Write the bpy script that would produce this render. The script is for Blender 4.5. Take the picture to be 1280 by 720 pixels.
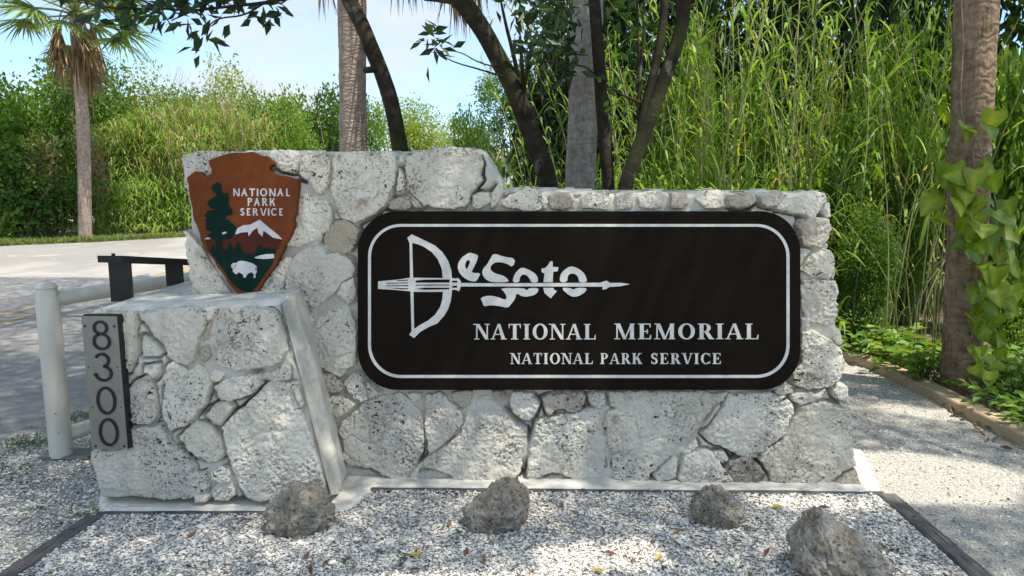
import bpy, math
import numpy as np
from mathutils import Vector, Matrix
from mathutils.geometry import tessellate_polygon

for o in list(bpy.data.objects): bpy.data.objects.remove(o)
SC = bpy.context.scene
COL = SC.collection
R = math.radians

# ------------------------------------------------------------------ camera
PITCH = R(8.2); EYE = 1.5; FPX = 924.0
cam = bpy.data.cameras.new('camera'); cam.lens = FPX/1280*36; cam.sensor_width = 36
cam.clip_start = .05; cam.clip_end = 2000
camo = bpy.data.objects.new('camera', cam); COL.objects.link(camo)
camo.location = (0, 0, EYE); camo.rotation_euler = (math.pi/2-PITCH, 0, 0)
SC.camera = camo

# ------------------------------------------------------------------ light
SUN_EL = R(67); SUN_AZ = R(122)          # azimuth clockwise from +Y (the view direction)
SUN = np.array([math.cos(SUN_EL)*math.sin(SUN_AZ), math.cos(SUN_EL)*math.cos(SUN_AZ), math.sin(SUN_EL)])
sl = bpy.data.lights.new('sun', 'SUN'); sl.energy = 3.3; sl.angle = R(.53); sl.color = (1, .95, .86)
so = bpy.data.objects.new('sun', sl); COL.objects.link(so)
so.rotation_euler = Vector(SUN).to_track_quat('Z', 'Y').to_euler(); so.location = (5, -5, 20)
SC.view_settings.view_transform = 'Standard'; SC.view_settings.look = 'None'
SC.view_settings.exposure = 1.2; SC.view_settings.gamma = 1
W = bpy.data.worlds.new('World'); SC.world = W; W.use_nodes = True
nt = W.node_tree; nt.nodes.clear()
wo = nt.nodes.new('ShaderNodeOutputWorld'); bg = nt.nodes.new('ShaderNodeBackground')
sky = nt.nodes.new('ShaderNodeTexSky'); sky.sky_type = 'NISHITA'; sky.sun_disc = False
sky.sun_elevation = SUN_EL; sky.sun_rotation = SUN_AZ; sky.air_density = 1.0; sky.dust_density = .6; sky.ozone_density = 1.5
tcw = nt.nodes.new('ShaderNodeTexCoord'); mpw = nt.nodes.new('ShaderNodeMapping'); mpw.inputs['Scale'].default_value = (1.3, 1.3, 3.6)
nz = nt.nodes.new('ShaderNodeTexNoise'); nz.inputs['Scale'].default_value = 2.1; nz.inputs['Detail'].default_value = 7; nz.inputs['Roughness'].default_value = .55
crw = nt.nodes.new('ShaderNodeValToRGB'); crw.color_ramp.elements[0].position = .40; crw.color_ramp.elements[1].position = .62
crw.color_ramp.elements[0].color = (.05, .05, .05, 1); crw.color_ramp.elements[1].color = (.92, .92, .92, 1)
mxw = nt.nodes.new('ShaderNodeMixRGB'); mxw.inputs['Color2'].default_value = (2.7, 2.9, 3.12, 1)
nt.links.new(tcw.outputs['Generated'], mpw.inputs['Vector']); nt.links.new(mpw.outputs[0], nz.inputs['Vector'])
nt.links.new(nz.outputs['Fac'], crw.inputs[0]); nt.links.new(crw.outputs[0], mxw.inputs['Fac'])
tint = nt.nodes.new('ShaderNodeMixRGB'); tint.blend_type = 'MULTIPLY'; tint.inputs[0].default_value = 1; tint.inputs[2].default_value = (.60, .75, .92, 1); nt.links.new(sky.outputs[0], tint.inputs[1]); nt.links.new(tint.outputs[0], mxw.inputs['Color1']); nt.links.new(mxw.outputs[0], bg.inputs['Color'])
nt.links.new(bg.outputs[0], wo.inputs[0]); bg.inputs['Strength'].default_value = .14

# ------------------------------------------------------------------ pixel -> place helpers
def ray(px, py):
    a = (px-640)/FPX; b = -(py-360)/FPX
    return np.array([a, math.cos(PITCH)+b*math.sin(PITCH), -math.sin(PITCH)+b*math.cos(PITCH)])
CAM = np.array([0, 0, EYE])
def at_z(px, py, z=0.0):
    d = ray(px, py); return CAM+d*((z-EYE)/d[2])
def at_y(px, py, Y):
    d = ray(px, py); return CAM+d*(Y/d[1])

class Plane:
    """nearly vertical face: Y = Y0 + ky*X + kz*z"""
    def __init__(s, Y0, ky, kz):
        s.Y0, s.ky, s.kz = Y0, ky, kz
        s.u = np.array([1, ky, 0.]); s.u /= np.linalg.norm(s.u)
        s.n = np.array([ky, -1, kz]); s.n /= np.linalg.norm(s.n)
        s.v = np.cross(s.n, s.u); s.o = np.array([0, Y0, 0.])
    def off(s, d):
        return Plane(s.Y0-d*math.sqrt(1+s.ky**2+s.kz**2), s.ky, s.kz)
    def hit(s, px, py):
        d = ray(px, py); t = (s.n@(s.o-CAM))/(s.n@d); return CAM+d*t
    def uv(s, px, py):
        w = s.hit(px, py)-s.o; return (w@s.u, w@s.v)
    def pt(s, a, b, h=0):
        return s.o+s.u*a+s.v*b+s.n*h
WALL = Plane(3.56, -.038, .07)
PED = Plane(3.24, 0.0, .07)

# ------------------------------------------------------------------ numpy noise
def _h(ix, iy, iz, seed):
    n = (ix.astype(np.int64)*374761393+iy.astype(np.int64)*668265263+iz.astype(np.int64)*2147483647+seed*974711) & 0xffffffff
    n = ((n ^ (n >> 13))*1274126177) & 0xffffffff
    n = ((n ^ (n >> 16))*2246822519) & 0xffffffff
    return ((n ^ (n >> 15)) & 0xffffff)/float(0xffffff)
def vnoise(p, seed=0):
    p = np.asarray(p, float); i = np.floor(p); f = p-i; f = f*f*(3-2*f); i = i.astype(np.int64)
    r = 0
    for dx in (0, 1):
        for dy in (0, 1):
            for dz in (0, 1):
                w = (f[:, 0] if dx else 1-f[:, 0])*(f[:, 1] if dy else 1-f[:, 1])*(f[:, 2] if dz else 1-f[:, 2])
                r = r+w*_h(i[:, 0]+dx, i[:, 1]+dy, i[:, 2]+dz, seed)
    return r*2-1
def fbm(p, octv=4, seed=0, gain=.5):
    r = 0; a = 1; q = np.asarray(p, float); t = 0
    for k in range(octv):
        r = r+a*vnoise(q, seed+k*17); t += a; a *= gain; q = q*2.03+11.7
    return r/t
def worley(p, seed=0):
    i = np.floor(p).astype(np.int64); best = np.full(len(p), 9.)
    z = np.zeros(len(p), np.int64)
    for dx in (-1, 0, 1):
        for dy in (-1, 0, 1):
            cx = i[:, 0]+dx; cy = i[:, 1]+dy
            fx = cx+_h(cx, cy, z, seed); fy = cy+_h(cx, cy, z, seed+5)
            best = np.minimum(best, np.hypot(p[:, 0]-fx, p[:, 1]-fy))
    return best
def sdf_poly(P, poly):
    """positive inside"""
    d = np.full(len(P), 1e9); ins = np.zeros(len(P), bool); n = len(poly)
    for k in range(n):
        a = poly[k]; b = poly[(k+1) % n]; e = b-a; w = P-a
        t = np.clip((w@e)/max(e@e, 1e-12), 0, 1); q = w-t[:, None]*e
        d = np.minimum(d, np.hypot(q[:, 0], q[:, 1]))
        c = (a[1] > P[:, 1]) != (b[1] > P[:, 1])
        with np.errstate(divide='ignore', invalid='ignore'):
            xi = (b[0]-a[0])*(P[:, 1]-a[1])/(b[1]-a[1])+a[0]
        ins ^= c & (P[:, 0] < xi)
    return np.where(ins, d, -d)
def chaikin(pts, it=2, closed=True):
    p = np.asarray(pts, float)
    for _ in range(it):
        if closed:
            q = np.roll(p, -1, 0); p = np.stack([p*.75+q*.25, p*.25+q*.75], 1).reshape(-1, p.shape[1])
        else:
            a = p[:-1]; b = p[1:]; m = np.stack([a*.75+b*.25, a*.25+b*.75], 1).reshape(-1, p.shape[1])
            p = np.vstack([p[:1], m, p[-1:]])
    return p

# ------------------------------------------------------------------ meshes and objects
class MB:
    def __init__(s): s.v = []; s.t = []; s.q = []; s.var = []; s.n = 0
    def add(s, v, f, var=.5):
        v = np.asarray(v, float).reshape(-1, 3); f = np.asarray(f, np.int64)
        if len(f): (s.t if f.shape[1] == 3 else s.q).append(f+s.n)
        s.v.append(v); s.n += len(v)
        s.var.append(np.broadcast_to(np.asarray(var, float), (len(v),)))
    def mesh(s, name, mat=None, smooth=False):
        me = bpy.data.meshes.new(name); v = np.vstack(s.v)
        t = np.vstack(s.t) if s.t else np.zeros((0, 3), np.int64); q = np.vstack(s.q) if s.q else np.zeros((0, 4), np.int64)
        me.vertices.add(len(v)); me.vertices.foreach_set('co', v.astype(np.float32).ravel())
        idx = np.concatenate([t.ravel(), q.ravel()]); me.loops.add(len(idx)); me.loops.foreach_set('vertex_index', idx.astype(np.int32))
        tot = np.concatenate([np.full(len(t), 3), np.full(len(q), 4)]).astype(np.int32)
        st = np.concatenate([[0], np.cumsum(tot)[:-1]]).astype(np.int32)
        me.polygons.add(len(tot)); me.polygons.foreach_set('loop_start', st); me.polygons.foreach_set('loop_total', tot)
        me.update(calc_edges=True)
        at = me.attributes.new('var', 'FLOAT', 'POINT'); at.data.foreach_set('value', np.concatenate(s.var).astype(np.float32))
        me.polygons.foreach_set('use_smooth', np.full(len(tot), smooth))
        if mat: me.materials.append(mat)
        me.update(); return me
def obj(name, mesh, parent=None, loc=None, rot=None, scale=None, label=None, cat=None, group=None, kind=None):
    o = bpy.data.objects.new(name, mesh); COL.objects.link(o)
    if parent: o.parent = parent
    if loc is not None: o.location = tuple(map(float, loc))
    if rot is not None: o.rotation_euler = rot
    if scale is not None: o.scale = (scale,)*3 if np.isscalar(scale) else scale
    if label: o['label'] = label
    if cat: o['category'] = cat
    if group: o['group'] = group
    if kind: o['kind'] = kind
    return o
def thing(name, label, cat, loc=(0, 0, 0), group=None, rot=None, scale=None):
    return obj(name, None, None, loc, rot, scale, label, cat, group)
def part(name, mb, mat, parent, smooth=False, kind=None, label=None):
    """geometry given in world coordinates, parent placed at its base without rotation"""
    me = mb.mesh(name, mat, smooth) if isinstance(mb, MB) else mb
    o = obj(name, me, parent, kind=kind, label=label)
    if parent is not None:
        l = Vector(parent.location); p = parent.parent
        while p is not None: l = l+Vector(p.location); p = p.parent
        o.location = -l
    return o

def box(mb, x0, x1, y0, y1, z0, z1, var=.5):
    v = [(x, y, z) for x in (x0, x1) for y in (y0, y1) for z in (z0, z1)]
    mb.add(v, [(0, 1, 3, 2), (4, 6, 7, 5), (0, 4, 5, 1), (2, 3, 7, 6), (0, 2, 6, 4), (1, 5, 7, 3)], var)
def tube(mb, pts, rad, sides=8, var=.5, rough=0, seed=0, cap=True, twist=0):
    p = np.asarray(pts, float); n = len(p); r = np.broadcast_to(np.asarray(rad, float), (n,))
    tg = np.gradient(p, axis=0); tg /= np.linalg.norm(tg, axis=1)[:, None]+1e-9
    ref = np.array([0, 1, 0.]) if abs(tg[:, 1]).mean() < .8 else np.array([1., 0, 0])
    a = np.cross(tg, ref); a /= np.linalg.norm(a, axis=1)[:, None]+1e-9; b = np.cross(tg, a)
    th = np.linspace(0, 2*math.pi, sides, endpoint=False)
    rr = np.repeat(r[:, None], sides, 1)
    if rough:
        base = p[:, None, :]+(a[:, None, :]*np.cos(th)[None, :, None]+b[:, None, :]*np.sin(th)[None, :, None])*rr[:, :, None]
        rr = rr*(1+rough*fbm(base.reshape(-1, 3)*(.35/ r.mean()), 4, seed).reshape(n, sides))
    v = p[:, None, :]+(a[:, None, :]*np.cos(th)[None, :, None]+b[:, None, :]*np.sin(th)[None, :, None])*rr[:, :, None]
    i = np.arange(n-1)[:, None]*sides; j = np.arange(sides)[None, :]; k = (j+1) % sides
    f = np.stack([i+j, i+k, i+sides+k, i+sides+j], -1).reshape(-1, 4)
    v = v.reshape(-1, 3); mb.add(v, f, var)
    if cap:
        for e, ring in ((p[0], np.arange(sides)[::-1]), (p[-1], np.arange(sides)+(n-1)*sides)):
            c = np.vstack([v[ring], [e]]); m = sides
            mb.add(c, [(q, (q+1) % m, m) for q in range(m)], var)
def spline(pts, n=24):
    p = np.asarray(pts, float); q = chaikin(p, 3, False)
    d = np.concatenate([[0], np.cumsum(np.linalg.norm(np.diff(q, axis=0), axis=1))]); t = np.linspace(0, d[-1], n)
    return np.stack([np.interp(t, d, q[:, k]) for k in range(q.shape[1])], 1)
def plate(mb, loops3, n, thick, var=.5):
    """extrude a flat polygon (outer + holes; 3-D front points) backwards along -n"""
    loops3 = [np.asarray(l) for l in loops3]
    tri = tessellate_polygon([[Vector(q) for q in l] for l in loops3])
    F = np.vstack(loops3); B = F-np.asarray(n)*thick
    tr = np.asarray([tuple(t) for t in tri])
    a = F[tr[:, 0]]; nn = np.cross(F[tr[:, 1]]-a, F[tr[:, 2]]-a)
    fl = (nn@np.asarray(n)) < 0; tr[fl] = tr[fl][:, ::-1]
    mb.add(F, tr, var)
    k = 0
    for l in loops3:
        m = len(l); fr = F[k:k+m]; bk = B[k:k+m]; k += m
        mb.add(np.vstack([fr, bk]), [(i, (i+1) % m, m+(i+1) % m, m+i) for i in range(m)], var)
def pxplate(mb, plane, loops, thick, var=.5, smooth=0):
    L = []
    for l in loops:
        l = chaikin(l, smooth) if smooth else l
        L.append([plane.hit(*p) for p in l])
    plate(mb, L, plane.n, thick, var)

# leaves -------------------------------------------------------------
def unit(a): return a/(np.linalg.norm(a, axis=1)[:, None]+1e-9)
def leaves(mb, P, D, N, L, Wd, var, fold=.18, droop=.12):
    n = len(P); D = unit(D); S = unit(np.cross(D, N)); N = np.cross(S, D)
    L = np.broadcast_to(L, (n,))[:, None]; Wd = np.broadcast_to(Wd, (n,))[:, None]
    m = P+D*L*.48
    v = np.stack([P, m+S*Wd*.5+N*Wd*fold, m-S*Wd*.5+N*Wd*fold, P+D*L-N*L*droop], 1).reshape(-1, 3)
    k = np.arange(n)[:, None]*4
    mb.add(v, np.concatenate([k+np.array([[0, 1, 3]]), k+np.array([[0, 3, 2]])]), np.repeat(np.broadcast_to(var, (n,)), 4))
def blades(mb, P, D, L, Wd, droop, var, segs=5, rng=None):
    n = len(P); D = unit(D); S = np.cross(D, np.array([[0, 0, 1.]]));S = unit(S+1e-6)
    L = np.broadcast_to(L, (n,)); Wd = np.broadcast_to(Wd, (n,)); dr = np.broadcast_to(droop, (n,))
    t = np.linspace(0, 1, segs+1); V = []
    for k, tt in enumerate(t):
        c = P+D*(L*tt)[:, None]; c = c+np.array([0, 0, -1.])*(dr*L*tt**2.2)[:, None]
        w = Wd*(.55+.45*min(1, tt*4))*(1-tt**2.2)*.5+.0004
        V += [c-S*w[:, None], c+S*w[:, None]]
    v = np.stack(V, 1).reshape(-1, 3); m = 2*(segs+1)
    k = np.arange(n)[:, None]*m
    f = np.concatenate([k+np.array([[2*j, 2*j+1, 2*j+3, 2*j+2]]) for j in range(segs)])
    mb.add(v, f, np.repeat(np.broadcast_to(var, (n,)), m))
def rdir(rng, n, up=0.):
    d = rng.normal(size=(n, 3)); d = unit(d); d[:, 2] += up; return unit(d)

# ------------------------------------------------------------------ materials
def mat(name, build):
    m = bpy.data.materials.new(name); m.use_nodes = True; t = m.node_tree; t.nodes.clear()
    out = t.nodes.new('ShaderNodeOutputMaterial'); b = t.nodes.new('ShaderNodeBsdfPrincipled')
    t.links.new(b.outputs[0], out.inputs[0]); build(G(t, b, out)); return m
class G:
    def __init__(s, t, b, out): s.t, s.b, s.out = t, b, out; s.tc = t.nodes.new('ShaderNodeTexCoord').outputs['Object']
    def node(s, k, **kw):
        n = s.t.nodes.new(k)
        for a, v in kw.items():
            if hasattr(n, a): setattr(n, a, v)
            else: s.set(n.inputs[a.replace('_', ' ')], v)
        return n
    def set(s, inp, v):
        if isinstance(v, bpy.types.NodeSocket): s.t.links.new(v, inp)
        else: inp.default_value = v
    def mapp(s, sc, rot=(0, 0, 0)):
        n = s.t.nodes.new('ShaderNodeMapping'); n.inputs['Scale'].default_value = sc; n.inputs['Rotation'].default_value = rot
        s.t.links.new(s.tc, n.inputs[0]); return n.outputs[0]
    def noise(s, sc, det=4, rough=.55, vec=None, dist=0):
        n = s.node('ShaderNodeTexNoise', Scale=sc, Detail=det, Roughness=rough, Distortion=dist); s.set(n.inputs['Vector'], vec or s.tc); return n.outputs['Fac']
    def voro(s, sc, feat='F1', vec=None, out='Distance', rand=1.):
        n = s.t.nodes.new('ShaderNodeTexVoronoi'); n.feature = feat; n.inputs['Scale'].default_value = sc; n.inputs['Randomness'].default_value = rand
        s.set(n.inputs['Vector'], vec or s.tc); return n.outputs[out]
    def ramp(s, f, stops):
        n = s.t.nodes.new('ShaderNodeValToRGB'); cr = n.color_ramp
        while len(cr.elements) < len(stops): cr.elements.new(.5)
        for e, (p, c) in zip(cr.elements, stops):
            e.position = p; e.color = (c, c, c, 1) if np.isscalar(c) else (*c, 1)
        s.set(n.inputs[0], f); return n.outputs[0]
    def mix(s, f, a, b, mode='MIX'):
        n = s.t.nodes.new('ShaderNodeMixRGB'); n.blend_type = mode
        for i, v in enumerate((f, a, b)):
            if isinstance(v, tuple) and len(v) == 3: v = (*v, 1)
            s.set(n.inputs[i], v)
        return n.outputs[0]
    def math(s, op, a, b=0.):
        n = s.t.nodes.new('ShaderNodeMath'); n.operation = op; s.set(n.inputs[0], a); s.set(n.inputs[1], b); return n.outputs[0]
    def attr(s, name='var'):
        n = s.t.nodes.new('ShaderNodeAttribute'); n.attribute_name = name; return n.outputs['Fac']
    def bump(s, h, st=.5, dist=.01):
        n = s.t.nodes.new('ShaderNodeBump'); n.inputs['Strength'].default_value = st; n.inputs['Distance'].default_value = dist
        s.set(n.inputs['Height'], h); s.t.links.new(n.outputs[0], s.b.inputs['Normal'])
    def col(s, c, rough=.8, spec=.3, metal=0):
        if isinstance(c, tuple): c = (*c, 1)
        s.set(s.b.inputs['Base Color'], c); s.set(s.b.inputs['Roughness'], rough)
        s.b.inputs['Specular IOR Level'].default_value = spec; s.b.inputs['Metallic'].default_value = metal

def leafmat(name, stops, trans=.4, rough=.5, warm=1.15):
    def f(g):
        n = g.noise(3.0, 3); v = g.math('ADD', g.attr(), g.math('MULTIPLY', g.math('SUBTRACT', n, .5), .5))
        c = g.ramp(v, stops); g.col(c, rough, .35)
        tr = g.node('ShaderNodeBsdfTranslucent')
        c2 = g.mix(1., c, (1.25*warm, 1.25, .45), 'MULTIPLY'); g.set(tr.inputs[0], c2)
        mx = g.node('ShaderNodeMixShader'); mx.inputs[0].default_value = trans
        g.t.links.new(g.b.outputs[0], mx.inputs[1]); g.t.links.new(tr.outputs[0], mx.inputs[2]); g.t.links.new(mx.outputs[0], g.out.inputs[0])
    return mat(name, f)
M = {}
M['leaf_bright'] = leafmat('leaf_bright', [(0, (.05, .13, .012)), (.5, (.13, .25, .028)), (1, (.26, .36, .05))])
M['leaf_mid'] = leafmat('leaf_mid', [(0, (.03, .09, .012)), (.5, (.085, .185, .024)), (1, (.18, .28, .04))])
M['leaf_yellow'] = leafmat('leaf_yellow', [(0, (.10, .19, .02)), (.5, (.22, .31, .04)), (1, (.38, .38, .08))])
M['leaf_dark'] = leafmat('leaf_dark', [(0, (.012, .03, .01)), (.6, (.028, .065, .016)), (1, (.06, .11, .022))], .25, .4)
M['reed'] = leafmat('reed', [(0, (.05, .14, .018)), (.45, (.16, .30, .035)), (.8, (.31, .45, .07)), (1, (.48, .43, .16))], .45)
M['reed_left'] = leafmat('reed_left', [(0, (.09, .20, .03)), (.5, (.22, .36, .07)), (1, (.42, .48, .15))], .45)
M['dry'] = leafmat('dry', [(0, (.14, .08, .035)), (.5, (.28, .19, .10)), (1, (.48, .37, .22))], .2, .8, 1)
M['vine_leaf'] = leafmat('vine_leaf', [(0, (.045, .12, .012)), (.5, (.16, .26, .014)), (1, (.34, .40, .04))], .45, .45)
M['palm_leaf'] = leafmat('palm_leaf', [(0, (.07, .15, .03)), (.5, (.17, .27, .06)), (1, (.36, .38, .12))], .4)
M['grass'] = leafmat('grass', [(0, (.05, .11, .02)), (.5, (.11, .19, .03)), (1, (.25, .25, .07))], .35)
M['litter'] = leafmat('litter', [(0, (.07, .028, .018)), (.45, (.16, .07, .035)), (.8, (.25, .14, .06)), (1, (.45, .33, .03))], .1, .6, 1)
def stalk(g):
    v = g.math('ADD', g.attr(), g.math('MULTIPLY', g.math('SUBTRACT', g.noise(9.0, 3), .5), .5))
    g.col(g.ramp(v, [(0, (.09, .14, .03)), (.5, (.22, .24, .07)), (1, (.46, .38, .2))]), .6, .3)
M['stalk'] = mat('stalk', stalk)
def twig(g): g.col(g.ramp(g.noise(12.0, 3), [(.3, (.10, .07, .05)), (.7, (.24, .19, .15))]), .85, .2)
M['twig'] = mat('twig', twig)

def painted_stone(name, base, warm, speck):
    def f(g):
        big = g.noise(3.1, 5, .6); med = g.noise(14.0, 5, .62); fine = g.noise(70.0, 4, .6)
        c = g.mix(g.ramp(big, [(.35, 0.), (.68, 1.)]), base, warm)
        oi = g.t.nodes.new('ShaderNodeObjectInfo').outputs['Random']
        c = g.mix(1., c, g.ramp(oi, [(0., (.86, .85, .84)), (.3, (1., .99, .97)), (.6, (1.06, 1.05, 1.03)), (.85, (1., .96, .88)), (1., (.92, .91, .88))]), 'MULTIPLY')
        strk = g.noise(6.0, 4, .6, g.mapp((2.6, 2.6, .35)))
        c = g.mix(g.math('MULTIPLY', g.ramp(strk, [(.54, 0.), (.70, 1.)]), .30), c, (.34, .335, .28))
        c = g.mix(g.math('MULTIPLY', g.ramp(med, [(.46, 0.), (.72, 1.)]), .26), c, (.40, .385, .34))
        # tan stains where the paint has worn through
        st = g.math('MULTIPLY', g.ramp(g.noise(5.3, 4, .6, dist=.6), [(.60, 0.), (.72, 1.)]), g.ramp(g.noise(26.0, 3), [(.4, 0.), (.6, .8)]))
        c = g.mix(st, c, (.30, .215, .13))
        # small dark specks and vugs in patches, pit darkness put into the colour
        patch = g.ramp(g.noise(4.2, 3), [(.40, .22), (.60, 1.)])
        vec = g.mapp((1, 1, 1.25)); wob = g.node('ShaderNodeMixRGB'); wob.blend_type = 'ADD'; wob.inputs[0].default_value = .022
        nn = g.node('ShaderNodeTexNoise', Scale=34.0, Detail=3.0); g.set(nn.inputs['Vector'], g.tc)
        g.set(wob.inputs[1], vec); g.set(wob.inputs[2], nn.outputs['Color'])
        n1 = g.noise(42.0, 4, .62, vec, .7); n2 = g.noise(95.0, 3, .6, vec, .5); thr = g.math('MULTIPLY', patch, .115)
        s1 = g.ramp(g.math('SUBTRACT', g.math('ADD', thr, .285), n1), [(0., 0.), (.02, 1.)])
        s2 = g.ramp(g.math('SUBTRACT', g.math('ADD', thr, .285), n2), [(0., 0.), (.03, 1.)])
        sp = g.math('MULTIPLY', g.math('MAXIMUM', s1, g.math('MULTIPLY', s2, .8)), speck)
        c = g.mix(sp, c, (.045, .042, .036))
        # hairline cracks
        cr = g.voro(7.5, 'DISTANCE_TO_EDGE', wob.outputs[0]); ck = g.math('MULTIPLY', g.math('LESS_THAN', cr, .012), g.ramp(g.noise(6.0, 2), [(.52, 0.), (.6, 1.)]))
        c = g.mix(g.math('MULTIPLY', ck, .25), c, (.07, .065, .055))
        g.col(c, .88, .2)
        h = g.math('ADD', g.math('MULTIPLY', med, .7), g.math('ADD', g.math('MULTIPLY', fine, .5), g.math('MULTIPLY', g.noise(32.0, 5, .7, dist=.8), .9)))
        h = g.math('SUBTRACT', h, g.math('MULTIPLY', g.math('MAXIMUM', sp, g.math('MULTIPLY', ck, .3)), .9)); g.bump(h, .9, .012)
    return mat(name, f)
M['stone'] = painted_stone('stone', (.76, .715, .60), (.66, .61, .49), 1.0)
M['stone_tan'] = painted_stone('stone_tan', (.56, .50, .40), (.42, .36, .27), .9)
def mortar(g):
    c = g.mix(g.ramp(g.noise(6.0, 5, .6), [(.35, 0.), (.7, 1.)]), (.60, .565, .475), (.42, .395, .325))
    c = g.mix(g.math('MULTIPLY', g.ramp(g.noise(2.4, 4), [(.5, 0.), (.7, 1.)]), .5), c, (.62, .61, .57)); g.col(c, .9, .15)
    g.bump(g.math('ADD', g.noise(30.0, 5, .65), g.math('MULTIPLY', g.noise(140.0, 3), .4)), .55, .006)
M['mortar'] = mat('mortar', mortar)
def concrete(g):
    c = g.mix(g.ramp(g.noise(5.0, 6, .65), [(.38, 0.), (.62, 1.)]), (.74, .70, .61), (.58, .545, .47))
    ck = g.math('MULTIPLY', g.math('LESS_THAN', g.voro(2.6, 'DISTANCE_TO_EDGE', g.mapp((1, 2, 1))), .010), g.ramp(g.noise(3.0, 3), [(.5, 0.), (.6, .85)]))
    c = g.mix(g.math('MULTIPLY', ck, .5), c, (.10, .09, .08)); c = g.mix(g.math('MULTIPLY', g.math('GREATER_THAN', g.noise(45.0, 3, .7), .66), .6), c, (.2, .19, .16)); g.col(c, .85, .2)
    g.bump(g.math('SUBTRACT', g.noise(24.0, 6, .7), ck), .5, .008)
M['concrete'] = mat('concrete', concrete)
def rockm(g):
    c = g.ramp(g.noise(9.0, 6, .7), [(.28, (.15, .125, .09)), (.42, (.38, .325, .24)), (.56, (.54, .48, .385)), (.74, (.74, .70, .61))])
    c = g.mix(g.math('MULTIPLY', g.ramp(g.noise(3.0, 3), [(.45, 0.), (.65, 1.)]), .5), c, (.16, .14, .09))
    n1 = g.noise(38.0, 5, .65, dist=1.2); n2 = g.noise(70.0, 4, .65, dist=.8)
    c = g.mix(g.ramp(n1, [(.36, .85), (.42, 0.)]), c, (.045, .04, .03)); c = g.mix(g.ramp(n2, [(.60, 0.), (.66, .6)]), c, (.66, .63, .55)); g.col(c, .92, .15)  # recess darkness put into the colour, where the same noise sinks the bump
    g.bump(g.math('ADD', g.noise(24.0, 6, .75), n1), 1.0, .02)
M['rock'] = mat('rock', rockm)
def board(g):
    grain = g.noise(5.0, 5, .6, g.mapp((1, 1, 22)))
    c = g.mix(g.ramp(grain, [(.35, 0.), (.7, 1.)]), (.010, .0072, .0045), (.0135, .0095, .006)); g.col(c, .7, .05)
    g.bump(g.math('ADD', grain, g.math('MULTIPLY', g.noise(60.0, 3), .3)), .12, .003)
M['sign_brown'] = mat('sign_brown', board)
def whitep(g):
    c = g.mix(g.ramp(g.noise(22.0, 5, .7), [(.35, 0.), (.75, 1.)]), (.70, .68, .61), (.50, .485, .43)); g.col(c, .6, .3); g.bump(g.noise(60.0, 4), .3, .002)
M['sign_white'] = mat('sign_white', whitep)
def plain(name, c, rough=.6, metal=0, var=.12, sc=14., spec=.3, bump=.2):
    def f(g):
        d = tuple(x*(1-var*2) for x in c)
        g.col(g.mix(g.ramp(g.noise(sc, 5, .65), [(.3, 0.), (.7, 1.)]), c, d), rough, spec, metal); g.bump(g.noise(sc*5, 3), bump, .002)
    M[name] = mat(name, f)
plain('emblem_brown', (.165, .045, .010), .6, spec=.12); plain('emblem_mountain', (.085, .020, .012), .6, spec=.1); plain('emblem_green', (.002, .022, .015), .6, spec=.1)
plain('emblem_white', (.62, .62, .59), .6); plain('black_metal', (.014, .014, .014), .45); plain('plaque_face', (.24, .235, .205), .42, .55)
plain('digit_black', (.010, .010, .011), .4); plain('screw', (.05, .045, .04), .4, .6)
plain('grey_board', (.22, .22, .20), .8); plain('building_white', (.7, .68, .62), .8); plain('roof_brown', (.28, .2, .14), .8)
def pipe(g):
    c = g.mix(g.ramp(g.noise(3.0, 5), [(.4, 0.), (.65, 1.)]), (.64, .61, .52), (.54, .505, .41))
    c = g.mix(g.math('MULTIPLY', g.math('GREATER_THAN', g.noise(16.0, 4, .7), .68), .9), c, (.16, .10, .06)); g.col(c, .45, .4); g.bump(g.noise(30.0, 3), .15, .002)
M['pipe'] = mat('pipe', pipe)
def timber(name, a, b, c):
    def f(g):
        gr = g.noise(7.0, 6, .65, g.mapp((26, 1.2, 26)), .4)
        k = g.ramp(gr, [(.3, a), (.5, b), (.72, c)]); k = g.mix(g.math('MULTIPLY', g.math('GREATER_THAN', g.noise(4.0, 5, .7), .63), .6), k, tuple(x*.55 for x in a)); g.col(k, .85, .2)
        g.bump(gr, .7, .006)
    M[name] = mat(name, f)
timber('timber_new', (.26, .18, .10), (.42, .31, .18), (.54, .43, .28)); timber('timber_old', (.05, .044, .042), (.11, .098, .09), (.24, .22, .20))
def bark(name, a, b, c, ring=0., sc=1.):
    def f(g):
        n = g.noise(5.0*sc, 6, .68, g.mapp((3, 3, .8 if not ring else 2.2))); h = n
        k = g.ramp(n, [(.3, a), (.52, b), (.75, c)])
        if ring:
            w = g.node('ShaderNodeTexWave', wave_type='BANDS', bands_direction='Z', Scale=ring, Distortion=11.0, Detail=3.0, Detail_Scale=1.6); g.set(w.inputs['Vector'], g.tc)
            k = g.mix(g.math('MULTIPLY', g.ramp(w.outputs['Fac'], [(0., 1.), (.3, 0.)]), .28), k, tuple(x*.5 for x in a)); h = g.math('ADD', n, g.math('MULTIPLY', w.outputs['Fac'], .35))
        fi = g.noise(9.0*sc, 4, .6, g.mapp((7, 7, .7))); k = g.mix(g.math('MULTIPLY', g.ramp(fi, [(.3, 1.), (.42, 0.)]), .6), k, tuple(x*.35 for x in a))
        g.col(k, .9, .15); g.bump(g.math('ADD', h, g.math('MULTIPLY', fi, .8)), .9, .02)
    M[name] = mat(name, f)
bark('bark_palm', (.22, .16, .125), (.40, .30, .235), (.54, .43, .36), 6.5)
bark('bark_palm_grey', (.19, .175, .15), (.33, .305, .26), (.46, .43, .38), 4.0)
bark('bark_palm_brown', (.12, .08, .048), (.25, .175, .11), (.37, .29, .20), 5.0)
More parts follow.
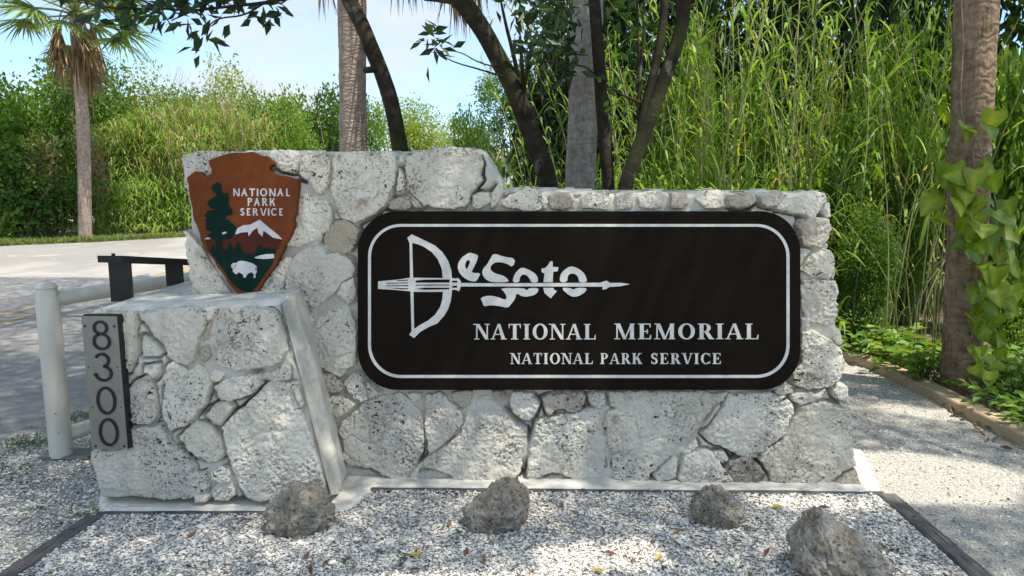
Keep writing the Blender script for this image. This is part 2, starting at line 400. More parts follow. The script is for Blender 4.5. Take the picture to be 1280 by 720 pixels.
def barkdark(g):
    c = g.ramp(g.noise(9.0, 6, .7), [(.3, (.014, .011, .008)), (.55, (.036, .028, .021)), (.75, (.085, .07, .055))])
    c = g.mix(g.math('MULTIPLY', g.ramp(g.noise(4.0, 4), [(.62, 0.), (.70, 1.)]), .7), c, (.20, .19, .165))
    c = g.mix(g.math('MULTIPLY', g.ramp(g.noise(2.2, 4), [(.5, 0.), (.65, 1.)]), .7), c, (.055, .06, .018)); g.col(c, .9, .15)
    g.bump(g.noise(22.0, 6, .7), .9, .015)
M['bark_dark'] = mat('bark_dark', barkdark)
def shellbase(g):
    ce = g.voro(95.0, out='Color'); d = g.voro(95.0, 'DISTANCE_TO_EDGE')
    c = g.ramp(ce, [(.0, (.22, .21, .19)), (.45, (.42, .41, .38)), (1., (.66, .65, .62))])
    c = g.mix(g.math('LESS_THAN', d, .06), c, (.13, .115, .09)); g.col(c, .9, .2); g.bump(d, .8, .008)
M['shell_bed'] = mat('shell_bed', shellbase)
def pathm(g):
    ce = g.voro(130.0, out='Color'); n = g.noise(2.2, 6, .6); f = g.noise(160.0, 4, .7)
    c = g.mix(g.ramp(n, [(.35, 0.), (.65, 1.)]), (.46, .42, .34), (.35, .32, .255))
    c = g.mix(.5, c, g.ramp(ce, [(0., (.18, .165, .14)), (.5, (.38, .355, .30)), (1., (.64, .61, .54))]))
    c = g.mix(g.math('MULTIPLY', g.math('GREATER_THAN', f, .62), .5), c, (.72, .70, .66)); g.col(c, .92, .15); g.bump(g.math('ADD', f, g.voro(120.0)), .7, .006)
M['path'] = mat('path', pathm)
def asphalt(g):
    n = g.noise(.45, 6, .62); f = g.noise(120.0, 4, .7); m = g.noise(2.6, 5, .6)
    c = g.mix(g.ramp(n, [(.35, 0.), (.65, 1.)]), (.36, .33, .28), (.29, .27, .235))
    c = g.mix(g.math('MULTIPLY', g.ramp(m, [(.5, 0.), (.75, 1.)]), .45), c, (.44, .40, .34))
    c = g.mix(g.math('MULTIPLY', g.math('GREATER_THAN', f, .58), .35), c, (.5, .48, .45)); c = g.mix(g.math('MULTIPLY', g.math('LESS_THAN', f, .40), .4), c, (.10, .10, .095))
    pt = g.ramp(g.noise(.22, 4, .5, g.mapp((1, .45, 1))), [(.50, 0.), (.53, .5)]); c = g.mix(pt, c, (.20, .19, .175))
    sd_ = g.ramp(g.noise(1.3, 5, .7), [(.58, 0.), (.7, .6)]); c = g.mix(sd_, c, (.50, .45, .36))
    g.col(c, .9, .15); g.bump(f, .6, .006)
M['asphalt'] = mat('asphalt', asphalt)
def yline(g):
    g.col(g.mix(g.ramp(g.noise(7.0, 6, .75), [(.42, 0.), (.6, 1.)]), (.42, .27, .075), (.29, .25, .19)), .85, .2)
M['yellow_paint'] = mat('yellow_paint', yline)
def soil(g):
    c = g.ramp(g.noise(3.0, 6, .65), [(.3, (.06, .045, .03)), (.5, (.13, .10, .07)), (.7, (.24, .20, .15))]); g.col(c, .95, .1); g.bump(g.noise(40.0, 5, .7), .8, .02)
M['soil'] = mat('soil', soil)
def lawn(g):
    c = g.ramp(g.noise(2.0, 6, .6), [(.3, (.07, .11, .02)), (.55, (.15, .20, .035)), (.75, (.25, .27, .07))]); g.col(c, .95, .1); g.bump(g.noise(60.0, 4), .8, .03)
M['lawn'] = mat('lawn', lawn)
def groundm(g):
    c = g.ramp(g.noise(.8, 6, .6), [(.30, (.36, .32, .22)), (.45, (.56, .51, .41)), (.65, (.64, .59, .49))]); g.col(c, .95, .1); g.bump(g.noise(40.0, 4), .6, .01)
M['ground'] = mat('ground', groundm)
def vergem(g):
    n = g.noise(3.5, 6, .65); c = g.ramp(n, [(.36, (.16, .14, .09)), (.5, (.40, .37, .31)), (.65, (.58, .55, .48))])
    ce = g.voro(110.0, out='Color'); c = g.mix(.4, c, g.ramp(ce, [(0., (.14, .13, .11)), (1., (.6, .59, .56))])); g.col(c, .95, .1); g.bump(g.math('ADD', g.noise(70.0, 4), g.voro(110.0)), .7, .008)
M['verge'] = mat('verge', vergem)

# ================================================================== GROUND
def sheet(name, pts, z, m, kind='structure'):
    mb = MB(); p = np.array([(x, y, z) for x, y in pts], float)
    tri = tessellate_polygon([[Vector(q) for q in p]]); tr = np.array([tuple(t) for t in tri])
    a = p[tr[:, 0]]; nn = np.cross(p[tr[:, 1]]-a, p[tr[:, 2]]-a); f = nn[:, 2] < 0; tr[f] = tr[f][:, ::-1]
    mb.add(p, tr); return obj(name, mb.mesh(name, m), kind=kind)
TL = [at_z(118, 647)[:2], at_z(8, 722)[:2]]; TRt = [at_z(1110, 620)[:2], at_z(1228, 722)[:2]]
def along(l, y):
    (x0, y0), (x1, y1) = l; return x0+(x1-x0)*(y-y0)/(y1-y0)
sheet('ground', [(-300, -300), (300, -300), (300, 600), (-300, 600)], -.016, M['ground'])
sheet('verge', [(-3.15, -1), (1.5, -1), (1.5, 30), (-2.2, 30), (-2.75, 8), (-2.9, 3)], -.012, M['verge'])
road_edge = [at_z(-60, 308)[:2], at_z(0, 307)[:2], at_z(120, 302)[:2], at_z(228, 296)[:2], at_z(330, 289)[:2]]
sheet('road', [(-3.0, -30), (-2.85, 3), (-2.75, 8), (-2.4, 14), (-1.6, 22), (-1, 30)]+[tuple(p) for p in road_edge[::-1]]+[(-30, 17), (-30, -30)], -.008, M['asphalt'])
sheet('soil', [(2.9, -1), (16, -1), (16, 30), (-1.4, 30), (-1.6, 5.4), (1.5, 5.4)], -.008, M['soil'])
E = [at_z(1052, 450)[:2], at_z(1090, 462)[:2], at_z(1160, 496)[:2], at_z(1281, 560)[:2]]
EX = E[3][0]
sheet('path', [(along(TRt, -4), -4)]+[(along(TRt, 3.45), 3.45), (1.2, 4.2), (0.2, 6.0), (E[0][0]-.5, E[0][1]+.25)]+[tuple(e) for e in E]+[(EX, -4)], -.004, M['path'])
sheet('shell_bed', [(along(TL, .3), .3), (along(TRt, .3), .3), (along(TRt, 3.45), 3.45), (along(TL, 3.3), 3.3)], 0.0, M['shell_bed'])
# raised lawn seen through the gap beside the tall part of the wall
mb = MB(); X, Yg = np.meshgrid(np.linspace(-12, 14, 14), np.linspace(26, 70, 14)); Z = 1.5*np.clip((Yg-27)/22, 0, 1)**1.2+.02
v = np.stack([X, Yg, Z], -1).reshape(-1, 3); i, j = np.meshgrid(range(13), range(13)); k = (j*14+i).ravel()
mb.add(v, np.stack([k, k+1, k+15, k+14], 1)); obj('lawn', mb.mesh('lawn', M['lawn'], True), kind='structure')
# road markings: double yellow line
def ribbon(name, pts, w, z, m):
    mb = MB(); p = np.asarray(pts, float); t = np.gradient(p, axis=0); t /= np.linalg.norm(t, axis=1)[:, None]; s = np.stack([t[:, 1], -t[:, 0]], 1)
    v = np.concatenate([np.c_[p-s*w/2, np.full(len(p), z)], np.c_[p+s*w/2, np.full(len(p), z)]]); n = len(p)
    mb.add(v, [(i, n+i, n+i+1, i+1) for i in range(n-1)]); return mb.mesh(name, m)
cl = [at_z(-120, 425)[:2], at_z(0, 394)[:2], at_z(120, 362)[:2], at_z(235, 333)[:2], at_z(330, 308)[:2]]
cl2 = [at_z(-120, 440)[:2], at_z(0, 404)[:2], at_z(120, 368)[:2], at_z(235, 337)[:2], at_z(330, 311)[:2]]
for q in (cl, cl2): obj('road_marking', ribbon('road_marking', q, .10, -.004, M['yellow_paint']), kind='structure')

# ================================================================== WALL
S_BASE = at_z(640, 606)
wall = thing('stone_wall', 'low whitewashed wall of rough irregular stones with a stepped top', 'wall', (0, 3.8, 0))
def pxuv(pl, pts): return np.array([pl.uv(*p) for p in pts])
def heightstone(pl, poly, H, seed, g=.0050, wv=.028, warp=.010, bulge=.012, pit=1., floor=-.024, tilt=None, rough=1., grow=0., clip=None):
    rng = np.random.default_rng(seed)
    lo = poly.min(0)-.02; hi = poly.max(0)+.02
    n = np.maximum(3, np.ceil((hi-lo)/g).astype(int)); A, B = np.meshgrid(lo[0]+np.arange(n[0])*g, lo[1]+np.arange(n[1])*g)
    P = np.stack([A.ravel(), B.ravel()], 1); s3 = np.c_[P*1.0, np.full(len(P), seed*1.37)]
    Pw = P+warp*np.stack([fbm(s3*13, 3, 3), fbm(s3*13, 3, 9)], 1)+.55*warp*np.stack([fbm(s3*55, 2, 4), fbm(s3*55, 2, 8)], 1)
    d = sdf_poly(Pw, poly)
    d = d+grow
    if clip is not None: d = np.minimum(d, sdf_poly(Pw, clip)+.007)
    t = np.clip((d+.003)/wv, 0, 1); s = 1-(1-t)**1.8
    R_ = math.sqrt(max(1e-6, abs(np.cross(poly-poly.mean(0), np.roll(poly, -1, 0)-poly.mean(0)).sum())/2))*.4
    h = floor+(H-floor)*s+bulge*np.clip(d/R_, 0, 1)**.7*s
    fz = fbm(s3*16, 2, 81); h += s*rough*(.015*fbm(s3*7, 4, 21)+.0060*fbm(s3*34, 3, 33)+.0055*fbm(s3*90, 2, 37)-.003*np.clip(fz, 0, 1)**.7); h -= s*.010*np.clip(1-np.abs(fbm(s3*7, 3, 71))/.05, 0, 1)*np.clip(vnoise(s3*4, 73)*2, 0, 1)*rough*pit
    tl = rng.normal(0, .055, 2) if tilt is None else tilt
    h += s*((P-poly.mean(0))@tl)
    # weathered vugs, in patches
    pm = np.clip((fbm(s3*6, 3, 41)+.12)*2.4, 0, 1)
    w1 = worley((P+.006*np.stack([vnoise(s3*50, 51), vnoise(s3*50, 52)], 1))*38, seed); r1 = .10+.28*np.clip(vnoise(s3*20, 61)+.2, 0, 1)
    h -= pit*s*pm*.014*np.clip((r1-w1)/.16, 0, 1)
    w2 = worley(P*85, seed+3); h -= pit*s*pm*.009*np.clip((.30-w2)/.2, 0, 1)
    idx = np.arange(len(P)).reshape(n[1], n[0])
    f = np.stack([idx[:-1, :-1], idx[:-1, 1:], idx[1:, 1:], idx[1:, :-1]], -1).reshape(-1, 4)
    keep = (d[f] > -.013).any(1); f = f[keep]
    V = pl.o+pl.u*P[:, :1]+pl.v*P[:, 1:]+pl.n*h[:, None]
    use = np.unique(f); re = np.full(len(P), -1); re[use] = np.arange(len(use))
    mb = MB(); mb.add(V[use], re[f]); return mb

WALL_OUT = [(229, 193), (262, 189), (300, 189), (372, 188), (440, 190), (497, 190), (545, 185), (588, 184), (603, 192), (614, 205), (627, 238), (668, 237), (760, 239), (850, 239), (960, 239), (1035, 240), (1041, 300), (1049, 400), (1058, 480), (1068, 560), (1077, 611), (800, 612), (420, 606), (238, 604), (236, 400), (232, 280)]
PED_OUT = [(107, 391), (180, 386), (260, 383), (352, 377), (372, 440), (392, 520), (412, 600), (414, 626), (118, 627), (112, 480)]
def core(name, pl, out, depth, inset, m, parent, back=.012):
    loop = pxuv(pl, out); c = loop.mean(0); d = loop-c; loop = c+d*(1-inset/np.linalg.norm(d, axis=1))[:, None]
    mb = MB(); F = np.array([pl.pt(a, b, -back) for a, b in loop]); n = len(F)
    Bk = F+np.array([0, depth, 0]); Bk[:, 2] = F[:, 2]
    tri = np.array([tuple(t) for t in tessellate_polygon([[Vector(q) for q in F]])]); nn = np.cross(F[tri[:, 1]]-F[tri[:, 0]], F[tri[:, 2]]-F[tri[:, 0]])
    fl = (nn@pl.n) < 0; tri[fl] = tri[fl][:, ::-1]
    mb.add(F, tri); mb.add(Bk, tri[:, ::-1]); mb.add(np.vstack([F, Bk]), [(i, n+i, n+(i+1) % n, (i+1) % n) for i in range(n)])
    return part(name, mb, m, parent)
core('core', WALL, WALL_OUT, .52, .014, M['mortar'], wall, .17)
def mortar_skin(pl, out, stones, seed, base, g=.0065, gw=.0075):
    # painted mortar, nearly flush with the stones, broken by open cracks along parts of their edges
    poly = pxuv(pl, out); lo = poly.min(0)-.02; hi = poly.max(0)+.02; n = np.ceil((hi-lo)/g).astype(int)
    A, B = np.meshgrid(lo[0]+np.arange(n[0])*g, lo[1]+np.arange(n[1])*g); P = np.stack([A.ravel(), B.ravel()], 1); s3 = np.c_[P, np.full(len(P), seed)]
    d = sdf_poly(P+.012*np.stack([fbm(s3*13, 3, 3), fbm(s3*13, 3, 9)], 1), poly); sd = np.full(len(P), -1.)
    for s in stones:
        q = pxuv(pl, s); m = ((P > q.min(0)-.05) & (P < q.max(0)+.05)).all(1); sd[m] = np.maximum(sd[m], sdf_poly(P[m], q))
    t = np.clip((d+.004)/.03, 0, 1); s = 1-(1-t)**2.2
    h = -.15+(base+.15)*s+s*(.022*fbm(s3*6, 4, seed)+.006*fbm(s3*40, 3, seed+2))
    gate = np.clip((.25 if pl is WALL else -.05)+2.4*fbm(s3*4.5, 3, seed+4), 0, 1); e = np.clip(1-np.abs(sd+.012+.006*fbm(s3*30, 2, seed+6))/gw, 0, 1)
    h -= s*.14*gate*e**.6
    idx = np.arange(len(P)).reshape(n[1], n[0]); f = np.stack([idx[:-1, :-1], idx[:-1, 1:], idx[1:, 1:], idx[1:, :-1]], -1).reshape(-1, 4); f = f[(d[f] > -.013).any(1)]
    V = pl.o+pl.u*P[:, :1]+pl.v*P[:, 1:]+pl.n*h[:, None]; use = np.unique(f); re = np.full(len(P), -1); re[use] = np.arange(len(use)); mb = MB(); mb.add(V[use], re[f]); return mb

ST = [  # traced outlines (photograph pixels) of the stones on the main face
 [(230,194),(262,190),(296,190),(299,240),(262,262),(241,262),(233,235)], [(302,190),(345,189),(371,189),(374,200),(370,216),(352,212),(342,205),(330,216),(303,216)],
 [(373,200),(377,191),(408,191),(413,200),(413,230),(405,240),(400,241),(392,233),(376,217)],
 [(420,191),(460,189),(490,191),(496,202),(493,225),(488,240),(484,255),(470,266),(455,275),(446,279),(430,272),(424,262),(417,240),(417,215)],
 [(374,227),(383,232),(386,243),(395,249),(410,250),(414,262),(411,285),(402,290),(400,300),(385,305),(362,307),(366,290),(372,260)],
 [(410,288),(418,280),(432,276),(446,282),(450,290),(447,300),(440,310),(425,317),(410,312),(407,300)],
 [(372,320),(385,312),(398,306),(405,309),(412,318),(425,316),(440,325),(443,340),(430,352),(415,368),(395,383),(375,377),(357,363),(359,340)],
 [(357,320),(367,325),(357,345),(355,362),(346,372),(322,372),(335,350),(348,332)],
 [(234,290),(255,310),(275,345),(285,360),(290,371),(254,370),(242,350),(237,330)], [(240,352),(246,352),(252,368),(240,371)],
 [(377,390),(393,395),(392,406),(387,409),(378,405)], [(428,354),(443,346),(446,370),(438,382),(428,375),(421,368)],
 [(412,378),(422,376),(435,383),(440,395),(446,415),(447,440),(445,455),(437,460),(427,469),(415,464),(405,458),(397,455),(393,445),(389,425),(389,410),(394,405),(402,395)],
 [(405,466),(413,466),(425,473),(431,482),(427,490),(412,492),(402,488),(400,476)], [(433,473),(443,465),(453,466),(456,480),(458,500),(453,502),(440,490),(432,484)],
 [(458,474),(465,482),(478,492),(470,496),(461,498)], [(412,496),(425,494),(438,498),(444,505),(439,511),(430,517),(420,521),(412,516),(408,508)],
 [(462,501),(480,494),(500,490),(511,498),(519,506),(526,514),(529,540),(526,565),(519,581),(507,596),(495,599),(480,592),(465,583),(440,579),(430,572),(430,550),(425,540),(430,525),(441,515),(450,510)],
 [(508,490),(526,489),(526,499),(515,502)], [(531,494),(552,490),(560,500),(567,506),(578,515),(577,530),(565,546),(550,556),(537,566),(533,540)],
 [(563,490),(575,488),(591,488),(588,504),(580,510),(567,502)],
 [(600,496),(612,494),(612,501),(624,506),(633,516),(645,528),(658,536),(657,555),(650,575),(649,590),(640,599),(620,603),(590,603),(571,602),(565,591),(550,585),(538,581),(530,575),(545,565),(560,556),(575,544),(582,530),(586,512)],
 [(528,591),(545,589),(558,592),(566,601),(545,603),(521,600)], [(615,489),(632,489),(634,496),(627,502),(616,498)],
 [(639,491),(650,489),(664,490),(674,505),(671,515),(662,525),(650,523),(641,515),(637,500)],
 [(678,498),(690,493),(710,491),(727,492),(731,497),(726,509),(718,513),(705,509),(693,511),(685,517),(681,508)],
 [(737,494),(745,490),(755,490),(757,500),(754,510),(748,511),(738,505)],
 [(671,528),(688,523),(705,519),(720,519),(738,511),(750,516),(753,530),(754,560),(756,589),(749,599),(730,601),(715,597),(700,591),(685,590),(666,599),(659,594),(661,575),(665,550)],
 [(760,491),(800,490),(850,490),(909,491),(904,500),(894,505),(886,515),(877,528),(869,540),(856,550),(844,562),(831,575),(814,590),(807,599),(785,605),(769,601),(767,585),(764,560),(757,540),(755,525),(761,515),(773,512),(766,505)],
 [(912,493),(940,490),(963,491),(979,496),(989,504),(991,515),(984,527),(981,540),(969,550),(956,560),(944,571),(935,573),(915,564),(901,557),(889,552),(878,544),(891,533),(903,515)],
 [(1003,506),(1015,502),(1035,504),(1049,509),(1061,516),(1062,535),(1065,560),(1068,582),(1054,586),(1044,594),(1034,604),(1020,608),(1005,604),(985,605),(966,602),(963,590),(956,580),(948,573),(959,562),(973,552),(986,540),(991,528),(998,516)],
 [(1046,600),(1055,591),(1069,586),(1074,600),(1076,610),(1041,610)], [(816,592),(830,579),(841,569),(847,575),(846,590),(845,597),(830,601),(823,604)],
 [(856,570),(868,564),(884,564),(892,568),(897,578),(907,590),(914,598),(911,603),(895,605),(875,608),(856,602),(849,597),(854,585)],
 [(853,565),(862,556),(869,549),(873,557),(863,565),(859,574)], [(893,566),(907,566),(911,575),(903,579),(897,574)],
 [(909,588),(913,578),(925,574),(939,575),(949,582),(953,590),(947,600),(938,604),(925,603),(916,597)],
 [(966,483),(980,479),(989,482),(991,491),(980,494),(966,490)], [(989,493),(1000,489),(1020,491),(1029,486),(1024,495),(1010,501),(1000,504),(991,499)],
 [(1041,487),(1050,481),(1061,483),(1064,495),(1063,506),(1055,502),(1043,495)],
 [(1001,417),(1015,415),(1029,420),(1037,426),(1045,434),(1053,446),(1055,465),(1044,478),(1030,483),(1010,485),(993,479),(989,470),(996,462),(1004,450),(1003,435)],
 [(1041,411),(1049,409),(1055,417),(1054,430),(1045,432),(1041,425)], [(1002,351),(1015,349),(1030,351),(1042,351),(1045,370),(1047,390),(1042,404),(1035,409),(1022,405),(1011,400),(1003,388),(1001,370)],
 [(999,396),(1009,397),(1010,408),(1000,412)], [(1002,338),(1010,326),(1015,319),(1029,312),(1039,315),(1043,325),(1042,344),(1040,349),(1025,347),(1011,344)],
 [(999,276),(1015,273),(1036,274),(1039,285),(1035,300),(1026,309),(1018,308),(1004,305),(1003,292),(998,283)],
 [(974,253),(985,249),(1000,244),(1018,241),(1031,243),(1030,252),(1023,264),(1015,273),(1003,267),(985,264),(971,261)], [(1030,254),(1039,253),(1041,270),(1033,272),(1028,262)],
 [(629,251),(640,244),(655,239),(667,234),(677,240),(683,252),(681,260),(665,264),(645,261),(629,256)], [(686,244),(700,241),(712,241),(717,250),(713,260),(700,264),(689,261),(685,252)],
 [(726,248),(738,241),(750,242),(762,240),(762,255),(759,263),(740,262),(727,261)], [(769,243),(791,240),(791,262),(771,262)], [(797,246),(812,238),(827,240),(828,259),(815,261),(799,259)],
 [(838,241),(859,240),(861,255),(850,263),(838,260)], [(869,250),(880,239),(898,233),(904,240),(906,258),(895,261),(881,261)],
 [(909,244),(930,241),(942,243),(945,252),(938,259),(920,261),(910,257)], [(951,246),(965,241),(977,241),(979,248),(972,257),(960,259),(953,255)],
 [(509,197),(525,191),(545,186),(560,184),(589,186),(597,193),(602,205),(599,218),(602,225),(596,232),(588,240),(585,250),(578,258),(568,261),(556,262),(545,259),(530,256),(521,248),(514,240),(509,225)],
 [(498,193),(505,193),(505,205),(499,205)], [(500,211),(505,216),(507,237),(496,242),(497,225)], [(489,251),(500,246),(511,248),(515,257),(510,262),(491,263),(486,260)], [(516,245),(525,252),(527,259),(520,262),(516,256)],
 [(591,245),(600,240),(611,240),(615,250),(609,258),(598,262),(591,261)], [(614,241),(622,230),(626,240),(621,255),(613,261)]]
part('mortar_face', mortar_skin(WALL, WALL_OUT, ST, 5, -.007), M['mortar'], wall, True)
WCL = pxuv(WALL, WALL_OUT); PCL = pxuv(PED, PED_OUT)
TAN = {25, 45, 49, 53, 60, 5, 20, 23, 31, 36, 55}
for i, s in enumerate(ST):
    poly = pxuv(WALL, s); size = np.ptp(poly, 0).max(); rng = np.random.default_rng(i+7)
    mb = heightstone(WALL, poly, (.006 if size < .12 else .013)+rng.uniform(-.005, .007), i+1, .0046, .008, .014 if size > .15 else .008, .006, clip=WCL, grow=.008 if size > .15 else .004, floor=-.15)
    part('stone', mb, M['stone_tan'] if i in TAN else M['stone'], wall, True)
PS = [[(173,391),(190,386),(215,384),(232,384),(249,388),(261,391),(257,405),(249,425),(242,449),(235,454),(221,451),(211,444),(206,430),(196,420),(188,408),(177,398)],
 [(272,387),(300,385),(330,385),(345,390),(352,410),(359,438),(354,451),(340,455),(320,459),(300,464),(286,459),(271,456),(269,430),(271,400)],
 [(110,393),(150,389),(167,391),(171,405),(169,425),(171,440),(165,454),(160,464),(150,440),(118,440),(112,410)], [(181,418),(190,428),(202,440),(197,444),(179,445)],
 [(257,409),(265,401),(265,415),(261,426),(253,427)], [(251,433),(261,431),(265,445),(261,452),(251,453)],
 [(162,486),(172,476),(183,471),(190,481),(194,500),(197,519),(190,529),(175,529),(164,524),(161,505)], [(181,459),(199,456),(199,467),(194,474),(181,465)],
 [(209,459),(218,453),(235,463),(245,456),(257,461),(263,475),(261,490),(257,505),(248,514),(241,524),(230,532),(216,536),(208,525),(206,500),(207,475)],
 [(263,470),(269,461),(280,463),(283,468),(275,477),(266,476)], [(271,483),(285,473),(310,471),(324,469),(326,478),(317,489),(300,496),(286,499),(273,496)],
 [(326,467),(340,463),(355,456),(362,460),(362,474),(345,477),(329,473)],
 [(335,479),(350,476),(364,481),(370,500),(378,520),(387,545),(395,570),(404,595),(407,609),(394,619),(370,621),(345,619),(326,626),(311,621),(301,605),(289,580),(283,555),(279,535),(291,520),(306,508),(323,493)],
 [(257,520),(268,506),(285,501),(292,508),(284,520),(275,532),(263,525)], [(224,547),(232,539),(245,529),(257,531),(267,538),(275,550),(281,567),(274,575),(260,577),(246,571),(236,562)],
 [(163,534),(180,531),(200,531),(209,540),(211,552),(221,560),(234,572),(242,582),(244,594),(259,590),(261,605),(254,617),(240,621),(225,624),(205,626),(180,621),(160,617),(140,611),(125,611),(120,590),(118,563),(150,562),(162,555)],
 [(265,590),(275,584),(287,586),(289,604),(275,604),(266,599)], [(265,615),(272,607),(289,608),(292,619),(284,626),(269,625)], [(242,619),(252,618),(261,621),(258,627),(244,627)], [(256,385),(265,382),(272,385),(269,395),(262,401),(258,395)],
 [(115,470),(150,462),(157,500),(158,530),(150,545),(118,548),(115,500)], [(364,478),(372,479),(380,505),(376,512),(371,498)]]
part('mortar_face', mortar_skin(PED, PED_OUT, PS, 6, -.004, .0055, .0060), M['mortar'], wall, True)
PTAN = {4, 5}
for i, s in enumerate(PS):
    poly = pxuv(PED, s); size = np.ptp(poly, 0).max(); rng = np.random.default_rng(i+99)
    mb = heightstone(PED, poly, (.006 if size < .12 else .011)+rng.uniform(-.004, .006), i+201, .0044, .008, .013 if size > .15 else .007, .006, clip=PCL, grow=.007 if size > .15 else .004, floor=-.15)
    part('stone', mb, M['stone_tan'] if i in PTAN else M['stone'], wall, True)
# pedestal body: sides and the smooth cement cap on top
def ped_pt(px, py, h=0): return PED.hit(px, py)+PED.n*h
fl = ped_pt(107, 390, -.016); fr = ped_pt(353, 376, -.016); bl = ped_pt(120, 626, -.016); br = ped_pt(414, 626, -.016)
D1 = at_z(205, 353, fl[2]); depth = max(.6, D1[1]-fl[1])
mb = MB(); dv = np.array([0, depth, 0.])
F = [fl, fr, br, bl]; Bk = [np.array(p)+dv for p in F]; F = [np.array(p)+np.array([0, .15, -.004]) for p in F]
mb.add(F+Bk, [(0, 3, 2, 1), (0, 4, 7, 3), (1, 2, 6, 5), (4, 5, 6, 7)])
part('pedestal_core', mb, M['mortar'], wall)
n1, n2 = 60, 34; mb = MB()
uu, vv = np.meshgrid(np.linspace(0, 1, n1), np.linspace(0, 1, n2)); uu = uu.ravel(); vv = vv.ravel()
Pt = fl+(fr-fl)*uu[:, None]+dv*vv[:, None]+np.array([0, 0, .006]); ed = np.minimum(np.minimum(uu*(fr-fl)[0], (1-uu)*(fr-fl)[0]), vv*depth)
Pt[:, 2] += .008*fbm(Pt*7, 4, 3)+.003*fbm(Pt*40, 3, 4)-.03*np.clip(1-ed/.025, 0, 1)**2
Pt[:, 0] += .01*fbm(Pt*9, 3, 7)*(ed < .02); Pt[:, 1] += .012*fbm(Pt*9, 3, 8)*(vv < .01)
k = (np.arange(n2-1)[:, None]*n1+np.arange(n1-1)[None, :]).ravel(); mb.add(Pt, np.stack([k, k+1, k+n1+1, k+n1], 1))
part('cement_cap', mb, M['concrete'], wall, True)
# smooth mortar fillet running down the inner corner of the pedestal
mb = MB(); tt = np.linspace(0, 1, 60)
Lp = np.array([ped_pt(352+(410-352)*t+4*t, 377+(618-377)*t, .006) for t in tt]); Rp = np.array([WALL.hit(366+(436-366)*t, 376+(612-376)*t)+WALL.n*.016 for t in tt])
ww = np.linspace(0, 1, 14); V = Lp[:, None]*(1-ww)[None, :, None]+Rp[:, None]*ww[None, :, None]
V += (np.array([.35, -.6, 0])*.02)[None, None]*np.sin(ww*math.pi)[None, :, None]; V = V.reshape(-1, 3)
V += np.array([.5, -.6, .1])*(.006*fbm(V*5, 4, 5)+.003*fbm(V*40, 3, 6))[:, None]
k = (np.arange(59)[:, None]*14+np.arange(13)[None]).ravel(); mb.add(V, np.stack([k, k+14, k+15, k+1], 1)); part('mortar_fillet', mb, M['mortar'], wall, True)
# concrete footing, cracked, a few centimetres above the shell bed
def slab(name, outline, z0, z1, m, parent, g=.02, seed=0, warp=.012):
    poly = np.asarray(outline, float); lo = poly.min(0)-.03; hi = poly.max(0)+.03; n = np.ceil((hi-lo)/g).astype(int)+1
    A, B = np.meshgrid(lo[0]+np.arange(n[0])*g, lo[1]+np.arange(n[1])*g); P = np.stack([A.ravel(), B.ravel()], 1); s3 = np.c_[P, np.zeros(len(P))]
    d = sdf_poly(P+warp*np.stack([fbm(s3*10, 3, seed), fbm(s3*10, 3, seed+9)], 1), poly); s = np.clip((d+.004)/.02, 0, 1)
    h = z0+(z1-z0)*(1-(1-s)**2)+s*(.006*fbm(s3*6, 4, seed+2)+.003*fbm(s3*30, 3, seed+4))
    idx = np.arange(len(P)).reshape(n[1], n[0]); f = np.stack([idx[:-1, :-1], idx[:-1, 1:], idx[1:, 1:], idx[1:, :-1]], -1).reshape(-1, 4); f = f[(d[f] > -.01).any(1)]
    use = np.unique(f); re = np.full(len(P), -1); re[use] = np.arange(len(use)); mb = MB(); mb.add(np.c_[P, h][use], re[f]); return part(name, mb, m, parent, True)
zf = .018
fp = [at_z(128, 637, zf)[:2], at_z(335, 638, zf)[:2], at_z(400, 643, zf)[:2], at_z(440, 632, zf)[:2], at_z(470, 607, zf)[:2], at_z(800, 611, zf)[:2], at_z(1102, 614, zf)[:2], at_z(1080, 562, zf)[:2], (1.6, 4.3), (-2.3, 4.3), (at_z(122, 625, zf)[0], 3.3)]
slab('footing', fp, -.02, zf, M['concrete'], wall, .012, 3)

# ================================================================== SIGN BOARD
def rrect(x0, y0, x1, y1, r, n=12):
    P = []
    for cx, cy, a0 in ((x1-r, y0+r, -90), (x1-r, y1-r, 0), (x0+r, y1-r, 90), (x0+r, y0+r, 180)):
        for k in range(n+1):
            a = R(a0+90*k/n); P.append((cx+r*math.cos(a), cy+r*math.sin(a)))
    return P
BRD = WALL.off(.048)
sign = thing('memorial_sign', 'long dark brown wooden sign board with white border and lettering, set in the wall', 'sign', WALL.hit(724, 480)+np.array([0, -.02, 0]))
mb = MB(); pxplate(mb, BRD, [rrect(447, 264, 1000.5, 487.5, 50)], .06); part('board', mb, M['sign_brown'], sign)
INK = BRD.off(.0025)
mb = MB(); pxplate(mb, INK, [rrect(460, 280, 987, 472.5, 41), rrect(463.6, 283.4, 983.2, 468.8, 37.6)], .004); part('border_line', mb, M['sign_white'], sign)
def zz(pts, ox, oy, s=5.3333): return [(ox+x/s, oy+y/s) for x, y in pts]
z6 = lambda p: zz(p, 450, 270); z7 = lambda p: zz(p, 570, 290); z8 = lambda p: zz(p, 450, 350)
mb = MB()
bow = [(315,145),(345,122),(420,158),(500,197),(550,242),(588,300),(608,360),(613,420),(613,500)]
bow_lo = z8([(612,90),(605,140),(588,192),(560,240),(515,290),(460,312),(400,347),(360,387),(328,365),(345,338),(362,325),(400,300),(450,272),(500,232),(533,182),(549,130),(553,70)])
bow_in = z6([(552,480),(551,410),(545,352),(518,288),(478,240),(420,202),(380,187),(350,180),(330,182)])
pxplate(mb, INK, [z6(bow)+bow_lo+bow_in], .004); part('bow', mb, M['sign_white'], sign)
